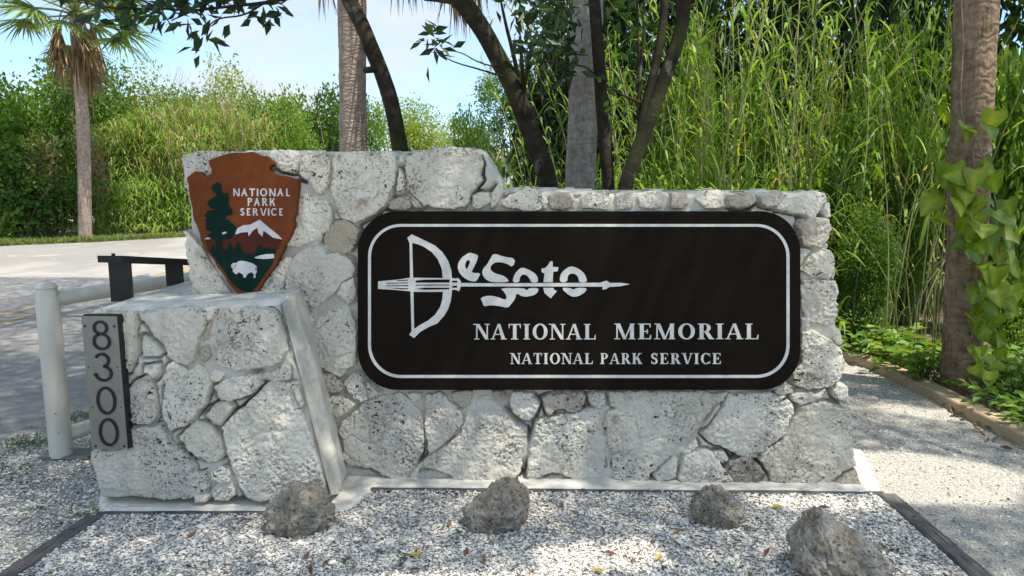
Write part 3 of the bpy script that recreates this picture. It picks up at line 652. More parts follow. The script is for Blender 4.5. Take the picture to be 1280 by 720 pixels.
mb = MB(); pxplate(mb, INK.off(.0003), [z6([(330,172),(347,172),(354,420),(334,420)])], .004); pxplate(mb, INK.off(.0003), [z8([(336,70),(356,70),(361,335),(343,335)])], .004); part('bowstring', mb, M['sign_white'], sign)
mb = MB()
pxplate(mb, INK.off(.0006), [z6([(120,436),(250,424),(335,411),(470,413),(560,414),(600,412),(640,418),(652,412),(668,428),(673,446)])+z7([(200,342),(700,340),(960,338),(985,330),(1005,324),(1027,339),(1100,339),(1160,348),(1100,361),(1022,367),(1000,382),(975,383),(978,365),(500,363)])+z6([(673,470),(660,503),(640,492),(615,492),(608,506),(380,506),(335,502),(240,493),(120,486)])], .004); part('arrow', mb, M['sign_white'], sign)
mb = MB()
for a in ([(170,447),(320,442),(320,448),(180,452)], [(172,463),(322,461),(322,468),(172,468)], [(182,478),(300,482),(320,480),(320,487),(280,489)], [(240,428),(320,424),(320,430),(250,433)], [(370,430),(440,424),(597,423),(597,444),(372,444)], [(372,458),(596,457),(596,463),(372,464)], [(365,487),(430,478),(596,478),(596,489),(440,491)], [(614,432),(645,430),(652,443),(614,444)], [(616,466),(650,464),(646,478),(616,479)]):
    pxplate(mb, INK.off(.0012), [z6(a)], .002)
part('arrow_groove', mb, M['sign_brown'], sign)
mb = MB()
pxplate(mb, INK, [chaikin(z6([(730,243),(760,252),(790,260),(780,300),(755,350),(742,380),(805,380),(790,410),(775,437),(740,435),(700,418),(665,385),(650,345),(655,310),(680,275),(705,258)]), 1), chaikin(z6([(735,297),(728,325),(710,360),(700,335),(705,305),(720,293)]), 1)], .004)
pxplate(mb, INK, [chaikin(z6([(890,248),(960,272),(1038,283),(1020,342),(980,318),(930,306),(890,313),(868,340),(873,365),(905,385),(950,395),(980,415),(996,441),(880,443),(835,422),(813,385),(820,350),(850,320),(868,285)]), 1)], .004)
pxplate(mb, INK, [chaikin(z6([(1080,341),(1130,360),(1170,385),(1186,412),(1186,444),(1142,444),(1130,415),(1110,394),(1085,389),(1067,405),(1062,443),(1017,443),(1024,400),(1048,365)]), 1)], .004)
pxplate(mb, INK, [chaikin(z6([(935,480),(1095,480),(1112,498),(1127,480),(1190,480),(1188,505),(1160,530),(1088,541),(1042,512),(1036,550),(1010,585),(985,614),(930,600),(870,594),(825,604),(815,572),(801,545),(860,529),(920,540),(970,562),(979,535),(958,503)]), 1)], .004)
pxplate(mb, INK, [z7([(630,194),(645,197),(645,232),(684,236),(678,262),(648,265),(645,335),(583,335),(590,277),(571,268),(569,245),(595,240),(612,222)])], .004)
pxplate(mb, INK, [z7([(582,372),(650,372),(655,386),(673,394),(632,443),(590,407)])], .004)
pxplate(mb, INK, [chaikin(z7([(765,224),(820,245),(855,275),(871,310),(871,337),(821,337),(815,300),(795,279),(765,277),(746,290),(741,335),(691,335),(694,290),(715,258)]), 1)], .004)
pxplate(mb, INK, [chaikin(z7([(697,372),(760,372),(785,386),(802,372),(871,372),(868,396),(815,431),(763,431)]), 1)], .004)
part('script_lettering', mb, M['sign_white'], sign)

# block letters built from strokes ------------------------------------
def stroke(x0, y0, x1, y1, w):
    d = np.array([x1-x0, y1-y0], float); L = np.linalg.norm(d); s = np.array([-d[1], d[0]])/L*w/2; a = np.array([x0, y0]); b = np.array([x1, y1])
    return [tuple(a-s), tuple(b-s), tuple(b+s), tuple(a+s)]
def vq(x0a, x0b, x1a, x1b, y0=0., y1=1.): return [(x0a, y0), (x0b, y0), (x1b, y1), (x1a, y1)]
def hq(x0, x1, y0, y1): return [(x0, y0), (x1, y0), (x1, y1), (x0, y1)]
def arcs(cx, cy, rx, ry, a0, a1, wx, wy, n=18):
    q = []
    for k in range(n):
        c = []
        for a in (a0+(a1-a0)*k/n, a0+(a1-a0)*(k+1)/n):
            ca, sa = math.cos(R(a)), math.sin(R(a)); c.append(((cx+rx*ca, cy+ry*sa), (cx+(rx-wx)*ca, cy+(ry-wy)*sa)))
        q.append([c[0][0], c[1][0], c[1][1], c[0][1]])
    return q
def glyph(ch, serif):
    T, t, b = (.205, .075, .06) if serif else (.175, .165, .165); s = serif
    def S(x, y, w=.30): return [hq(x-w/2, x+w/2, 0 if y == 0 else 1-.05, .05 if y == 0 else 1)] if s else []
    g = []
    if ch == 'N': wd = .86; g = [hq(.10, .10+t, 0, 1), vq(.62, .62+T, .08, .08+T), hq(.70, .70+t, 0, 1)]+S(.14, 0)+S(.08, 1, .28)+S(.74, 1)
    elif ch == 'A': wd = .88; g = [vq(.04, .04+t*1.1, .38, .38+t*1.1), vq(.62, .62+T, .36, .36+T*.8), hq(.16, .68, .30, .30+b)]+S(.10, 0, .28)+S(.72, 0, .36)
    elif ch == 'T': wd = .76; g = [hq(.38-T/2, .38+T/2, 0, 1), hq(.04, .72, 1-b*1.15, 1)]+S(.38, 0, .42)+([vq(.03, .07, .03, .11, .72, 1), vq(.69, .73, .65, .73, .72, 1)] if s else [])
    elif ch == 'I': wd = .42 if s else .26; c = wd/2; g = [hq(c-T/2, c+T/2, 0, 1)]+S(c, 0, .38)+S(c, 1, .38)
    elif ch == 'O': wd = .92; g = arcs(.46, .5, .43, .52, 0, 360, T, t, 30)
    elif ch == 'L': wd = .74 if s else .6; g = [hq(.11, .11+T, 0, 1), hq(.11, .68 if s else .56, 0, b)]+S(.21, 1, .38)+S(.20, 0, .36)+([vq(.60, .69, .66, .70, 0, .30)] if s else [])
    elif ch == 'M': wd = 1.1; g = [hq(.10, .10+t, 0, 1), vq(.46, .46+T*.8, .09, .09+T), vq(.50, .50+t, .84, .84+t), hq(.80, .80+T, 0, 1)]+S(.14, 0)+S(.12, 1, .24)+S(.90, 0, .36)+S(.94, 1, .2)
    elif ch == 'E': wd = .76 if s else .62; e = .66 if s else .56; g = [hq(.11, .11+T, 0, 1), hq(.11, e, 0, b), hq(.11, e-.02, 1-b, 1), hq(.11, e-.12, .5-b/2, .5+b/2)]+S(.18, 0, .32)+S(.18, 1, .32)+([vq(.60, .68, .64, .70, 0, .27), vq(.63, .67, .58, .66, .76, 1), vq(.46, .52, .46, .52, .36, .64)] if s else [])
    elif ch in 'RP':
        wd = .84 if ch == 'R' else .74; g = [hq(.11, .11+T, 0, 1), hq(.11, .42, 1-b, 1), hq(.11, .42, .46, .46+b)]+arcs(.40, .73, .28, .27, -90, 90, T*.92, b, 14)+S(.20, 0, .38)+S(.18, 1, .32)
        if ch == 'R': g += [vq(.60, .60+T*1.15, .34, .34+T*1.05, 0, .50)]+S(.74, 0, .24)
    elif ch == 'K': wd = .92; g = [hq(.11, .11+T, 0, 1), stroke(.28, .40, .70, .98, t*1.1 if s else t), vq(.62, .62+T*1.25, .36, .36+T*1.1, 0, .60)]+S(.20, 0, .38)+S(.20, 1, .38)+S(.74, 0, .36)+S(.70, 1, .30)
    elif ch == 'S': wd = .64; g = arcs(.32, .735, .255, .275, 20, 270, T*.8, b*1.3, 16)+arcs(.32, .265, .265, .275, -160, 90, T*.85, b*1.3, 16)+[stroke(.16, .60, .50, .42, T*.85)]+([vq(.52, .55, .53, .56, .68, .98), vq(.07, .10, .08, .11, .02, .32)] if s else [])
    elif ch == 'V': wd = .86; g = [vq(.34, .34+T*.75, .06, .06+T), vq(.42, .42+t, .72, .72+t)]+S(.14, 1, .36)+S(.74, 1, .26)
    elif ch == 'C': wd = .84; g = arcs(.45, .5, .41, .52, 42, 318, T, t, 26)+([vq(.74, .78, .74, .78, .66, 1.0), vq(.74, .78, .74, .78, .02, .28)] if s else [])
    return g, wd
def word(mb, plane, txt, x0, x1, ytop, ybot, serif=True, gap=.10, slope=0.):
    gl = [glyph(c, serif) for c in txt]; tot = sum(w for _, w in gl)+gap*(len(txt)-1); sx = (x1-x0)/tot; sy = ybot-ytop; x = 0; k = 0
    for g, w in gl:
        for q in g:
            L = [(x0+(x+p[0])*sx, ybot-p[1]*sy+slope*(x+p[0])*sx) for p in q]
            P = [plane.pt(*plane.uv(*p), h=.00012*(k % 9)) for p in L]; plate(mb, [P], plane.n, .0045); k += 1
        x += w+gap
for txt, a, b, y0, y1 in (('NATIONAL', 593, 745.5, 405, 424.3), ('MEMORIAL', 768, 949, 404.5, 424), ('NATIONAL', 638, 741.5, 441.5, 455), ('PARK', 750, 803, 441.5, 455), ('SERVICE', 813, 902, 441.5, 455)):
    mb = MB(); word(mb, INK, txt, a, b, y0, y1); part('lettering', mb, M['sign_white'], sign)

# ================================================================== ARROWHEAD EMBLEM
EMB = WALL.off(.062)
emb = thing('arrowhead_emblem', 'rust brown arrowhead emblem with conifer, peak and bison, left of the long board', 'emblem', WALL.hit(310, 372)+np.array([0, -.04, 0]))
za = lambda p: zz(p, 230, 185, 7.2); zb = lambda p: zz(p, 230, 275, 7.2)
out = za([(220,112),(250,100),(290,85),(345,66),(400,50),(440,44),(480,42),(520,42),(560,40),(590,36),(615,32),(640,52),(668,58),(700,72),(745,72),(760,95),(785,108),(798,130),(795,150),(768,165),(762,182),(768,198),(788,222),(815,232),(850,246),(900,250),(960,262),(1020,287),(1024,340),(1014,420),(1005,500),(1000,590),(975,640),(988,690)])+zb([(992,20),(985,60),(962,110),(942,170),(903,230),(880,290),(842,350),(828,400),(772,470),(722,540),(690,600),(645,660),(618,692),(570,702),(510,690),(462,640),(404,580),(372,520),(332,460),(300,430),(272,360),(212,290),(182,240),(152,190),(142,120),(112,40)])+za([(90,650),(80,600),(76,540),(56,460),(46,390),(40,320),(24,270),(60,240),(95,210),(138,212),(175,245),(215,256),(246,230),(246,180),(224,146)])
mb = MB(); pxplate(mb, EMB, [out], .05); part('plate', mb, M['emblem_brown'], emb)
low = [(215,262),(270,340),(330,420),(370,472),(400,522),(440,577),(480,612),(530,636),(598,652),(650,600),(690,546),(740,472),(790,402),(806,345),(818,292),(850,235),(884,176)]
mb = MB(); pxplate(mb, EMB.off(.0012), [zb([(185,174),(340,150),(460,122),(600,60),(680,20),(884,176),(816,300),(640,345),(300,345),(228,285)])], .004); part('mountain', mb, M['emblem_mountain'], emb)
mb = MB(); pxplate(mb, EMB.off(.0022), [zb([(462,130),(466,100),(482,75),(530,48),(600,40),(640,18),(680,-3),(760,65),(850,137),(884,174),(840,168),(800,158),(760,128),(715,95),(706,150),(670,115),(660,70),(620,95),(582,146),(575,108),(520,112)])], .004); part('snow_cap', mb, M['emblem_white'], emb)
mb = MB(); pxplate(mb, EMB.off(.0022), [zb([(185,173),(215,152),(240,172)])], .004); part('snow_patch', mb, M['emblem_white'], emb)
mb = MB(); pxplate(mb, EMB.off(.0030), [zb([(232,272),(250,245),(262,220),(276,262),(300,270),(320,262),(350,275),(380,262),(398,235),(415,205),(430,240),(446,268),(456,262),(470,225),(488,186),(505,230),(534,294),(636,306),(655,255),(677,220),(690,255),(700,228),(714,258),(735,240),(750,262),(770,245),(785,268),(800,250),(826,282)]+low[::-1][3:])], .004); part('meadow', mb, M['emblem_green'], emb)
mb = MB(); pxplate(mb, EMB.off(.0042), [zb([(633,336),(690,316),(750,306),(810,306),(808,344),(720,352),(650,346)])], .004); part('lake', mb, M['emblem_white'], emb)
mb = MB(); pxplate(mb, EMB.off(.0044), [zb([(425,402),(443,386),(474,386),(490,370),(522,366),(570,376),(622,392),(655,420),(655,468),(641,490),(642,520),(626,521),(630,492),(610,470),(590,476),(572,484),(552,520),(535,517),(530,490),(510,478),(490,470),(474,489),(455,480),(437,458),(441,440),(425,426)])], .004); part('bison', mb, M['emblem_white'], emb)
tre = za([(292,310),(328,314),(341,345),(336,385),(355,416),(386,400),(402,430),(400,470),(392,500),(408,530),(432,560),(440,592),(410,604),(380,612),(362,640),(402,652),(432,680)])+zb([(440,32),(460,52),(476,72),(464,110),(420,160),(372,176),(338,182),(336,300),(284,300),(284,182),(240,152),(192,150),(222,128),(250,108),(192,82),(210,52),(196,20)])+za([(202,706),(196,690),(202,664),(186,648),(212,634),(176,612),(214,580),(200,566),(240,562),(290,556),(236,540),(206,498),(226,466),(262,446),(300,430),(266,400),(246,362),(262,326)])
def jag(p, amp, seed):
    p = np.array(p); q = np.stack([p, p*.66+np.roll(p, -1, 0)*.34, p*.33+np.roll(p, -1, 0)*.67], 1).reshape(-1, 2); return q+np.random.default_rng(seed).normal(0, amp, q.shape)
mb = MB(); pxplate(mb, EMB.off(.0038), [jag(tre, .35, 3)], .004); part('conifer', mb, M['emblem_green'], emb)
mb = MB(); pxplate(mb, EMB.off(.0050), [zb([(340,118),(362,105),(382,106),(376,122),(350,130)])], .002); part('snow_patch', mb, M['emblem_white'], emb)
for a in ([(460,400),(468,402),(466,418),(460,414)], [(643,425),(652,430),(650,458),(645,462)], [(446,425),(452,424),(452,432),(446,432)]):
    mb = MB(); pxplate(mb, EMB.off(.0054), [zb(a)], .002); part('bison_marking', mb, M['digit_black'], emb)
for txt, a, b, y0, y1 in (('NATIONAL', 290.6, 362.6, 235.6, 245.2), ('PARK', 308.6, 345, 247.4, 257.4), ('SERVICE', 299.8, 354.2, 260.2, 269.4)):
    mb = MB(); word(mb, EMB.off(.0015), txt, a, b, y0, y1, False, .14, .002); part('lettering', mb, M['emblem_white'], emb)

# ================================================================== NUMBER PLAQUE
PLQ = PED.off(.058)
plq = thing('number_plaque', 'narrow metal plaque with black house number 8300, screwed to the left corner of the pedestal', 'plaque', PED.hit(138, 560)+np.array([0, -.03, 0]))
mb = MB(); pxplate(mb, PLQ.off(-.006), [[(103.5,393),(148.5,393),(162,560.5),(117,562)]], .04); part('backing', mb, M['black_metal'], plq)
mb = MB(); pxplate(mb, PLQ, [[(101.5,395),(146,395.5),(159.5,560.5),(115,562)]], .0055); part('face_plate', mb, M['plaque_face'], plq)
def ring(mb, plane, quads, k0=0):
    for k, q in enumerate(quads): plate(mb, [[plane.hit(*p) for p in q]], plane.n, .008)
def shear(qs): return [[(x+(y-478)*.078, y) for x, y in q] for q in qs]
zp = PLQ.off(.006); wd = 3.2
for cx, cy, kind in ((130.5, 419, '8'), (130.5, 459, '3'), (130.5, 501, '0'), (130.5, 540.5, '0')):
    if kind == '0': q = arcs(cx, cy, 12.2, 17.6, 0, 360, wd, wd, 32)
    elif kind == '8': q = arcs(cx-.3, cy-8.9, 9.6, 9.2, 0, 360, wd, wd, 26)+arcs(cx, cy+8.4, 11.3, 10.8, -128, 308-360+180+128, wd, wd, 26) if False else arcs(cx-.3, cy-9.2, 9.6, 9.0, 0, 360, wd, wd-.2, 26)+[p for p in arcs(cx, cy+8.0, 11.3, 11.0, -82, 262, wd, wd, 28)]
    else: q = arcs(cx-1.5, cy-8.6, 9.8, 9.2, 205, 436, wd, wd, 22)+arcs(cx-.8, cy+7.9, 11.2, 10.4, -88, 160, wd, wd, 22)+arcs(cx-10.6, cy+9.6, 2.2, 2.2, 0, 360, 2.2, 2.2, 10)
    mb = MB(); ring(mb, zp, shear(q)); part('digit', mb, M['digit_black'], plq)
for px, py in ((105.8, 407.8), (142.6, 408), (110.5, 459), (146.5, 459), (115.5, 509), (151, 509), (119.5, 558), (155, 558)):
    big = py < 420 or py > 550; r = 1.5 if big else .9
    mb = MB(); plate(mb, [[PLQ.off(.002).hit(px+r*math.cos(a), py+r*math.sin(a)) for a in np.linspace(0, 2*math.pi, 10, endpoint=False)]], PLQ.n, .003); part('screw', mb, M['digit_black'] if big else M['screw'], plq)

# ================================================================== PIPE BARRIER, BRACKET, BOARD
pb = at_z(77, 569); Yp = pb[1]; pt = at_y(56.5, 352, Yp)
pipe_t = thing('pipe_barrier', 'cream painted metal pipe barrier with a capped post and two rails beside the road', 'barrier', (pb[0], Yp, 0))
r0 = .058; topz = pt[2]; xp = pb[0]
mb = MB(); tube(mb, [(xp, Yp, 0), (xp, Yp, .3), (xp, Yp, topz-.105)], r0, 24); part('post', mb, M['pipe'], pipe_t, True)
mb = MB(); tube(mb, [(xp, Yp, topz-.105), (xp, Yp, topz-.035)], r0*.88, 24, cap=False); an = np.linspace(0, math.pi/2, 7)
tube(mb, [(xp, Yp, topz-.033+.033*math.sin(a)) for a in an], [max(.002, r0*.95*math.cos(a)) for a in an], 24); part('cap', mb, M['pipe'], pipe_t, True)
mb = MB(); box(mb, xp-.10, xp+.17, Yp-.05, Yp+.09, -.005, .008); part('base_plate', mb, M['grey_board'], pipe_t)
rz = at_y(70, 375, Yp)[2]; e1 = at_z(222, 350, rz); 
if np.linalg.norm(e1-[xp, Yp, rz]) > 9: e1 = np.array([xp+1.2, Yp+4, rz])
dirr = e1-np.array([xp, Yp, rz]); dirr[2] = 0; dirr /= np.linalg.norm(dirr)
mb = MB(); tube(mb, [np.array([xp, Yp, rz]), np.array([xp, Yp, rz])+dirr*1.2, np.array([xp, Yp, rz])+dirr*3.4], .042, 20); part('rail', mb, M['pipe'], pipe_t, True)
lz = at_y(86, 546, Yp)[2]
mb = MB(); tube(mb, [np.array([xp, Yp, lz]), np.array([xp, Yp, lz])+dirr*1.2, np.array([xp, Yp, lz])+dirr*3.4], .042, 20); part('rail', mb, M['pipe'], pipe_t, True)
# flat grey board lying on the road side beyond the rail
q = [at_z(158, 352, .0), at_z(186, 345, .0), at_z(191, 352, .0), at_z(163, 359, .0)]
ctr = np.mean(q, 0); bt = thing('grey_board', 'flat grey board end lying beyond the upper rail of the barrier', 'board', ctr)
mb = MB(); plate(mb, [[p+np.array([0, 0, .05]) for p in q]], np.array([0, 0, 1.]), .05); part('plank', mb, M['grey_board'], bt)
# black bracket standing on the back of the pedestal
zc = fl[2]+.008
lb = at_z(163, 371, zc); rb = at_z(219, 353, zc); top = at_y(150, 323, lb[1])[2]
brk = thing('black_bracket', 'black flat metal bracket with two legs standing on the rear edge of the pedestal top', 'bracket', (lb[0], lb[1], zc))
def leg(p, w, d, h, ang):
    mb = MB(); c, s = math.cos(ang), math.sin(ang); v = []
    for x, y, z in [(x, y, z) for x in (-w/2, w/2) for y in (-d/2, d/2) for z in (0, h)]: v.append((p[0]+c*x-s*y, p[1]+s*x+c*y, p[2]+z))
    mb.add(v, [(0, 1, 3, 2), (4, 6, 7, 5), (0, 4, 5, 1), (2, 3, 7, 6), (0, 2, 6, 4), (1, 5, 7, 3)]); return mb
zb0 = zc-.01; h1 = top-zb0
lp = np.array([at_y(151, 345, lb[1])[0], lb[1], zb0-.01]); rp = np.array([rb[0], rb[1], zb0-.01])
h2 = at_y(218, 326, rb[1])[2]-zb0
part('leg', leg(lp, .095, .05, h1, .25), M['black_metal'], brk); part('leg', leg(rp, .09, .03, h2, .1), M['black_metal'], brk)
mb = MB(); dr = rp-lp; dr[2] = 0; L = np.linalg.norm(dr); dr /= L; sd = np.array([-dr[1], dr[0], 0])
a0 = lp-dr*.07; a1 = rp+dr*.35; P4 = []
for c, s_ in ((a0, -.05), (a1, -.05), (a1, .07), (a0, .07)): P4.append(c+sd*s_)
sl_ = (h2-h1)/L; plate(mb, [[np.array([p[0], p[1], zb0+h1+.012+sl_*float((p-lp)[:2]@dr[:2])]) for p in P4]], np.array([0, 0, 1.]), .034); part('top_plate', mb, M['black_metal'], brk)
mb = MB(); tube(mb, [lp+np.array([-.03, 0, h1]), lp+np.array([-.03, 0, h1+.035])], .009, 10); part('bolt', mb, M['black_metal'], brk)

# ================================================================== TIMBERS
def beam(name, a, b, w, z0, z1, m, label, group=None, n=14, seed=0):
    a = np.asarray(a, float); b = np.asarray(b, float); d = b-a; L = np.linalg.norm(d); d /= L; s = np.array([d[1], -d[0]])
    t = thing(name, label, 'edging', (*(a+b)/2, 0), group, rot=(0, 0, math.atan2(d[1], d[0])-math.pi/2)); mb = MB()
    tt = np.linspace(-L/2, L/2, n*2); prof = [(-w/2, z0), (-w/2, z1-.008), (-w/2+.008, z1), (w/2-.008, z1), (w/2, z1-.008), (w/2, z0)]
    V = np.array([[(x, y, z) for x, z in prof] for y in tt]); q = V.reshape(-1, 3)+np.array([0, 0, seed])
    V = V.reshape(-1, 3)+np.stack([.004*fbm(q*6, 3, seed), 0*q[:, 0], .003*fbm(q*9, 3, seed+5)], 1)
    k = (np.arange(len(tt)-1)[:, None]*6+np.arange(5)[None]).ravel(); mb.add(V, np.stack([k, k+1, k+7, k+6], 1)[:, ::-1]); m6 = len(V)-6
    mb.add(V[:6], [(0, 1, 4, 5), (1, 2, 3, 4)]); mb.add(V[-6:], [(5, 4, 1, 0), (4, 3, 2, 1)])
    o = obj('plank', mb.mesh('plank', m), t); return t
beam('timber_edging', TL[0], (along(TL, 1.2), 1.2), .085, -.05, .012, M['timber_old'], 'weathered dark timber strip running towards the viewer on the left of the shell bed')
beam('timber_edging', TRt[0], (along(TRt, 1.2), 1.2), .085, -.05, .013, M['timber_old'], 'weathered dark timber strip between the shell bed and the pale path on the right')
beam('timber_edging', at_z(122, 643)[:2], at_z(332, 642)[:2], .03, -.05, .012, M['timber_old'], 'thin dark timber along the foot of the pedestal, partly hidden by a boulder')
beam('timber_edging', at_z(462, 612.5)[:2], at_z(1104, 618)[:2], .03, -.05, .012, M['timber_old'], 'thin dark timber along the footing under the long board')
beam('timber_edging', E[1]+np.array([.07, 0]), E[0]+np.array([.07, .03]), .14, -.05, .07, M['timber_new'], 'short far piece of the tan timber edging where the path bends behind the wall')
beam('timber_edging', E[1]+np.array([.07, -.01]), (EX+.07, E[3][1]-.2), .14, -.05, .07, M['timber_new'], 'long tan sawn timber edging the right side of the pale path')
beam('timber_edging', (EX+.07, E[3][1]-.22), (EX+.12, .5), .14, -.05, .068, M['timber_new'], 'nearest piece of the tan timber edging, at the right end of the path')

# ================================================================== BOULDERS
def ico(n):
    import bmesh
    bm = bmesh.new(); bmesh.ops.create_icosphere(bm, subdivisions=n, radius=1); v = np.array([w.co[:] for w in bm.verts]); f = np.array([[w.index for w in q.verts] for q in bm.faces]); bm.free(); return v, f
IV, IF = ico(6)
def boulder(bb, seed, shear_=(0, 0), power=1., label='', dep=.9, lump=.28):
    x0, y0, x1, y1 = bb; base = at_z((x0+x1)/2, y1-4); Yb = base[1]; wd_ = (x1-x0)/FPX*np.hypot(Yb, EYE)*.94; rad = wd_*dep/2
    Yc = Yb+rad*.8; ht = at_y((x0+x1)/2, y0, Yc)[2]
    v = IV.copy(); n = 1+lump*fbm(IV*1.3+seed*3.1, 3, seed)+.16*fbm(IV*3.4+seed, 4, seed+3)-.10*np.clip(1-np.abs(fbm(IV*3+seed, 3, seed+5))/.12, 0, 1)+.09*fbm(IV*10, 3, seed+7)+.045*fbm(IV*26, 3, seed+8)+.02*fbm(IV*60, 2, seed+9)
    w = worley(np.c_[IV[:, 0]*1.2+IV[:, 2], IV[:, 1]*1.2-IV[:, 2]*.6]*7, seed); n -= .05*np.clip((.35-w)/.3, 0, 1)
    v = v*n[:, None]; lo = v.min(0); hi = v.max(0); v = (v-(lo+hi)/2)/((hi-lo)/2)
    t = (v[:, 2]+1)/2; tt = np.clip(t, 0, 1); k = 1-power*np.clip(tt-.25, 0, 1)*.9
    v[:, 0] = v[:, 0]*k; v[:, 1] = v[:, 1]*k
    v[:, 0] = (v[:, 0]+shear_[0]*tt); v[:, 0] = (v[:, 0]-v[:, 0].min())/np.ptp(v[:, 0])*2-1
    P = np.stack([v[:, 0]*wd_/2, v[:, 1]*rad, (t*1.3-.3)*ht], 1)
    c = np.array([at_y((x0+x1)/2, (y0+y1)/2, Yc)[0], Yc, 0]); th = thing('boulder', label, 'rock', c); mb = MB(); mb.add(P, IF); obj('rock_body', mb.mesh('rock_body', M['rock'], True), th)
boulder((328, 603, 421, 678), 3, (.0, 0), .25, 'rounded brown shelly boulder in front of the pedestal', .85, .2)
boulder((575, 596, 665, 673), 11, (.75, 0), .55, 'grey boulder with a smooth slanting top, below the middle of the long board', .9, .2)
boulder((862, 608, 932, 667), 23, (-.25, 0), .12, 'small knobbly grey boulder between the slanting boulder and the pointed one', .9, .35)
boulder((982, 632, 1120, 744), 31, (-.7, 0), .85, 'large pointed tan boulder at the bottom right, nearest the viewer', .9, .25)

# ================================================================== SHELL GRAVEL (loose pieces)
def pebbles(name, xy, size, seed, m, z=0., lo=.0, hi=1.):
    rng = np.random.default_rng(seed); n = len(xy)
    oc = np.array([(1, 0, 0), (-1, 0, 0), (0, 1, 0), (0, -1, 0), (0, 0, 1), (0, 0, -1.)]); of = np.array([(0, 2, 4), (2, 1, 4), (1, 3, 4), (3, 0, 4), (2, 0, 5), (1, 2, 5), (3, 1, 5), (0, 3, 5)])
    s = size*np.exp(rng.normal(0, .38, n)); ax = np.stack([s, s*rng.uniform(.45, .9, n), s*rng.uniform(.18, .5, n)], 1)
    V = oc[None]*ax[:, None]*rng.uniform(.75, 1.2, (n, 6, 3))[:, :, :1]; V = V+rng.normal(0, .12, (n, 6, 3))*ax[:, None]
    a = rng.uniform(0, 6.28, n); b = rng.normal(0, .5, n); c, sn = np.cos(b)[:, None], np.sin(b)[:, None]
    y = V[..., 1]*c-V[..., 2]*sn; zz_ = V[..., 1]*sn+V[..., 2]*c; c, sn = np.cos(a)[:, None], np.sin(a)[:, None]
    V = np.stack([V[..., 0]*c-y*sn, V[..., 0]*sn+y*c, zz_], -1)
    V[..., 0] += xy[:, :1]; V[..., 1] += xy[:, 1:]; V[..., 2] += (z+ax[:, 2]*.5+rng.uniform(0, .006, n))[:, None]
    f = (np.arange(n)[:, None, None]*6+of[None]).reshape(-1, 3); mb = MB(); mb.add(V.reshape(-1, 3), f, np.repeat(rng.uniform(lo, hi, n), 6)); return obj(name, mb.mesh(name, m), kind='stuff')
def pebm(g):
    g.col(g.ramp(g.attr(), [(0, (.08, .06, .04)), (.10, (.26, .215, .16)), (.25, (.62, .575, .49)), (.6, (.78, .74, .655)), (1, (.84, .81, .74))]), .8, .25)
M['pebble'] = mat('pebble', pebm)
rng = np.random.default_rng(4)
xy = np.stack([rng.uniform(-2.2, 2.1, 120000), rng.uniform(1.9, 3.5, 120000)], 1)
k = (xy[:, 0] > along(TL, xy[:, 1])+.04) & (xy[:, 0] < along(TRt, xy[:, 1])-.05) & (sdf_poly(xy, np.array(fp)) < .008)
pebbles('shell_gravel', xy[k], .0060, 5, M['pebble'])
xy = np.stack([rng.uniform(-3.0, -1.2, 34000), rng.uniform(2.2, 4.3, 34000)], 1); k = (xy[:, 0] < along(TL, xy[:, 1])-.05) & (sdf_poly(xy, np.array(fp)) < .0)
pebbles('loose_gravel', xy[k], .0058, 6, M['pebble'], -.012, 0, .85)
xy = np.stack([rng.uniform(1.2, 2.95, 30000), rng.uniform(2.2, 6.0, 30000)], 1); k = (xy[:, 0] > along(TRt, np.minimum(xy[:, 1], 3.5))+.05) & (sdf_poly(xy, np.array(fp)) < .0)
pebbles('path_gravel', xy[k], .0042, 7, M['pebble'], -.005, 0, .8)

# ================================================================== VEGETATION BUILDERS
def crown_mesh(name, seed, m, ncl, nl, L, Wd, rx=1., rz=1., z0=1., lobes=9, cr=.22, bare=.0, upb=.35):
    """lumpy crown of leaf clusters: lobes of unequal size around (0,0,z0)"""
    rng = np.random.default_rng(seed); mb = MB()
    lc = unit(rng.normal(size=(lobes, 3)))*rng.uniform(.25, .72, (lobes, 1)); lr = rng.uniform(.28, .52, lobes)
    pick = rng.choice(lobes, ncl, p=lr**2/(lr**2).sum()); d = rdir(rng, ncl, .15); rad = rng.uniform(.25, 1, ncl)**.45
    C = lc[pick]+d*(lr[pick]*rad)[:, None]; shade = rng.uniform(-.18, .18, lobes)[pick]+rng.normal(0, .12, ncl)
    C = C*np.array([rx, rx, rz]); P = np.repeat(C, nl, 0)+rng.normal(0, cr*.5, (ncl*nl, 3)); out = unit(np.repeat(C*.8, nl, 0)+rng.normal(0, .5, (ncl*nl, 3)))
    D = unit(out*.8+rng.normal(0, .6, P.shape)+np.array([0, 0, -.15])); N = rdir(rng, len(P), upb*2.2)
    P[:, 2] += z0
    keep = P[:, 2] > .02
    v = np.clip(.5+np.repeat(shade, nl)+rng.normal(0, .13, len(P)), 0, 1)
    s = rng.uniform(.65, 1.25, len(P))
    leaves(mb, P[keep], D[keep], N[keep], (L*s)[keep], (Wd*s)[keep], v[keep]); return mb.mesh(name, m)
def stems_mesh(name, seed, m, n, z1, spread, r):
    rng = np.random.default_rng(seed); mb = MB()
    for k in range(n):
        a = rng.uniform(0, 6.28); s = rng.uniform(.1, 1)*spread; b = np.array([math.cos(a), math.sin(a)]); p0 = b*s*.25; p1 = b*s
        mid = (p0+p1)/2+rng.normal(0, .15*spread, 2); z = z1*rng.uniform(.7, 1.1)
        tube(mb, spline([(*p0, -.05), (*mid, z*.45), (*p1, z)], 9), np.linspace(r, r*.3, 9), 5, cap=False)
    return mb.mesh(name, m)
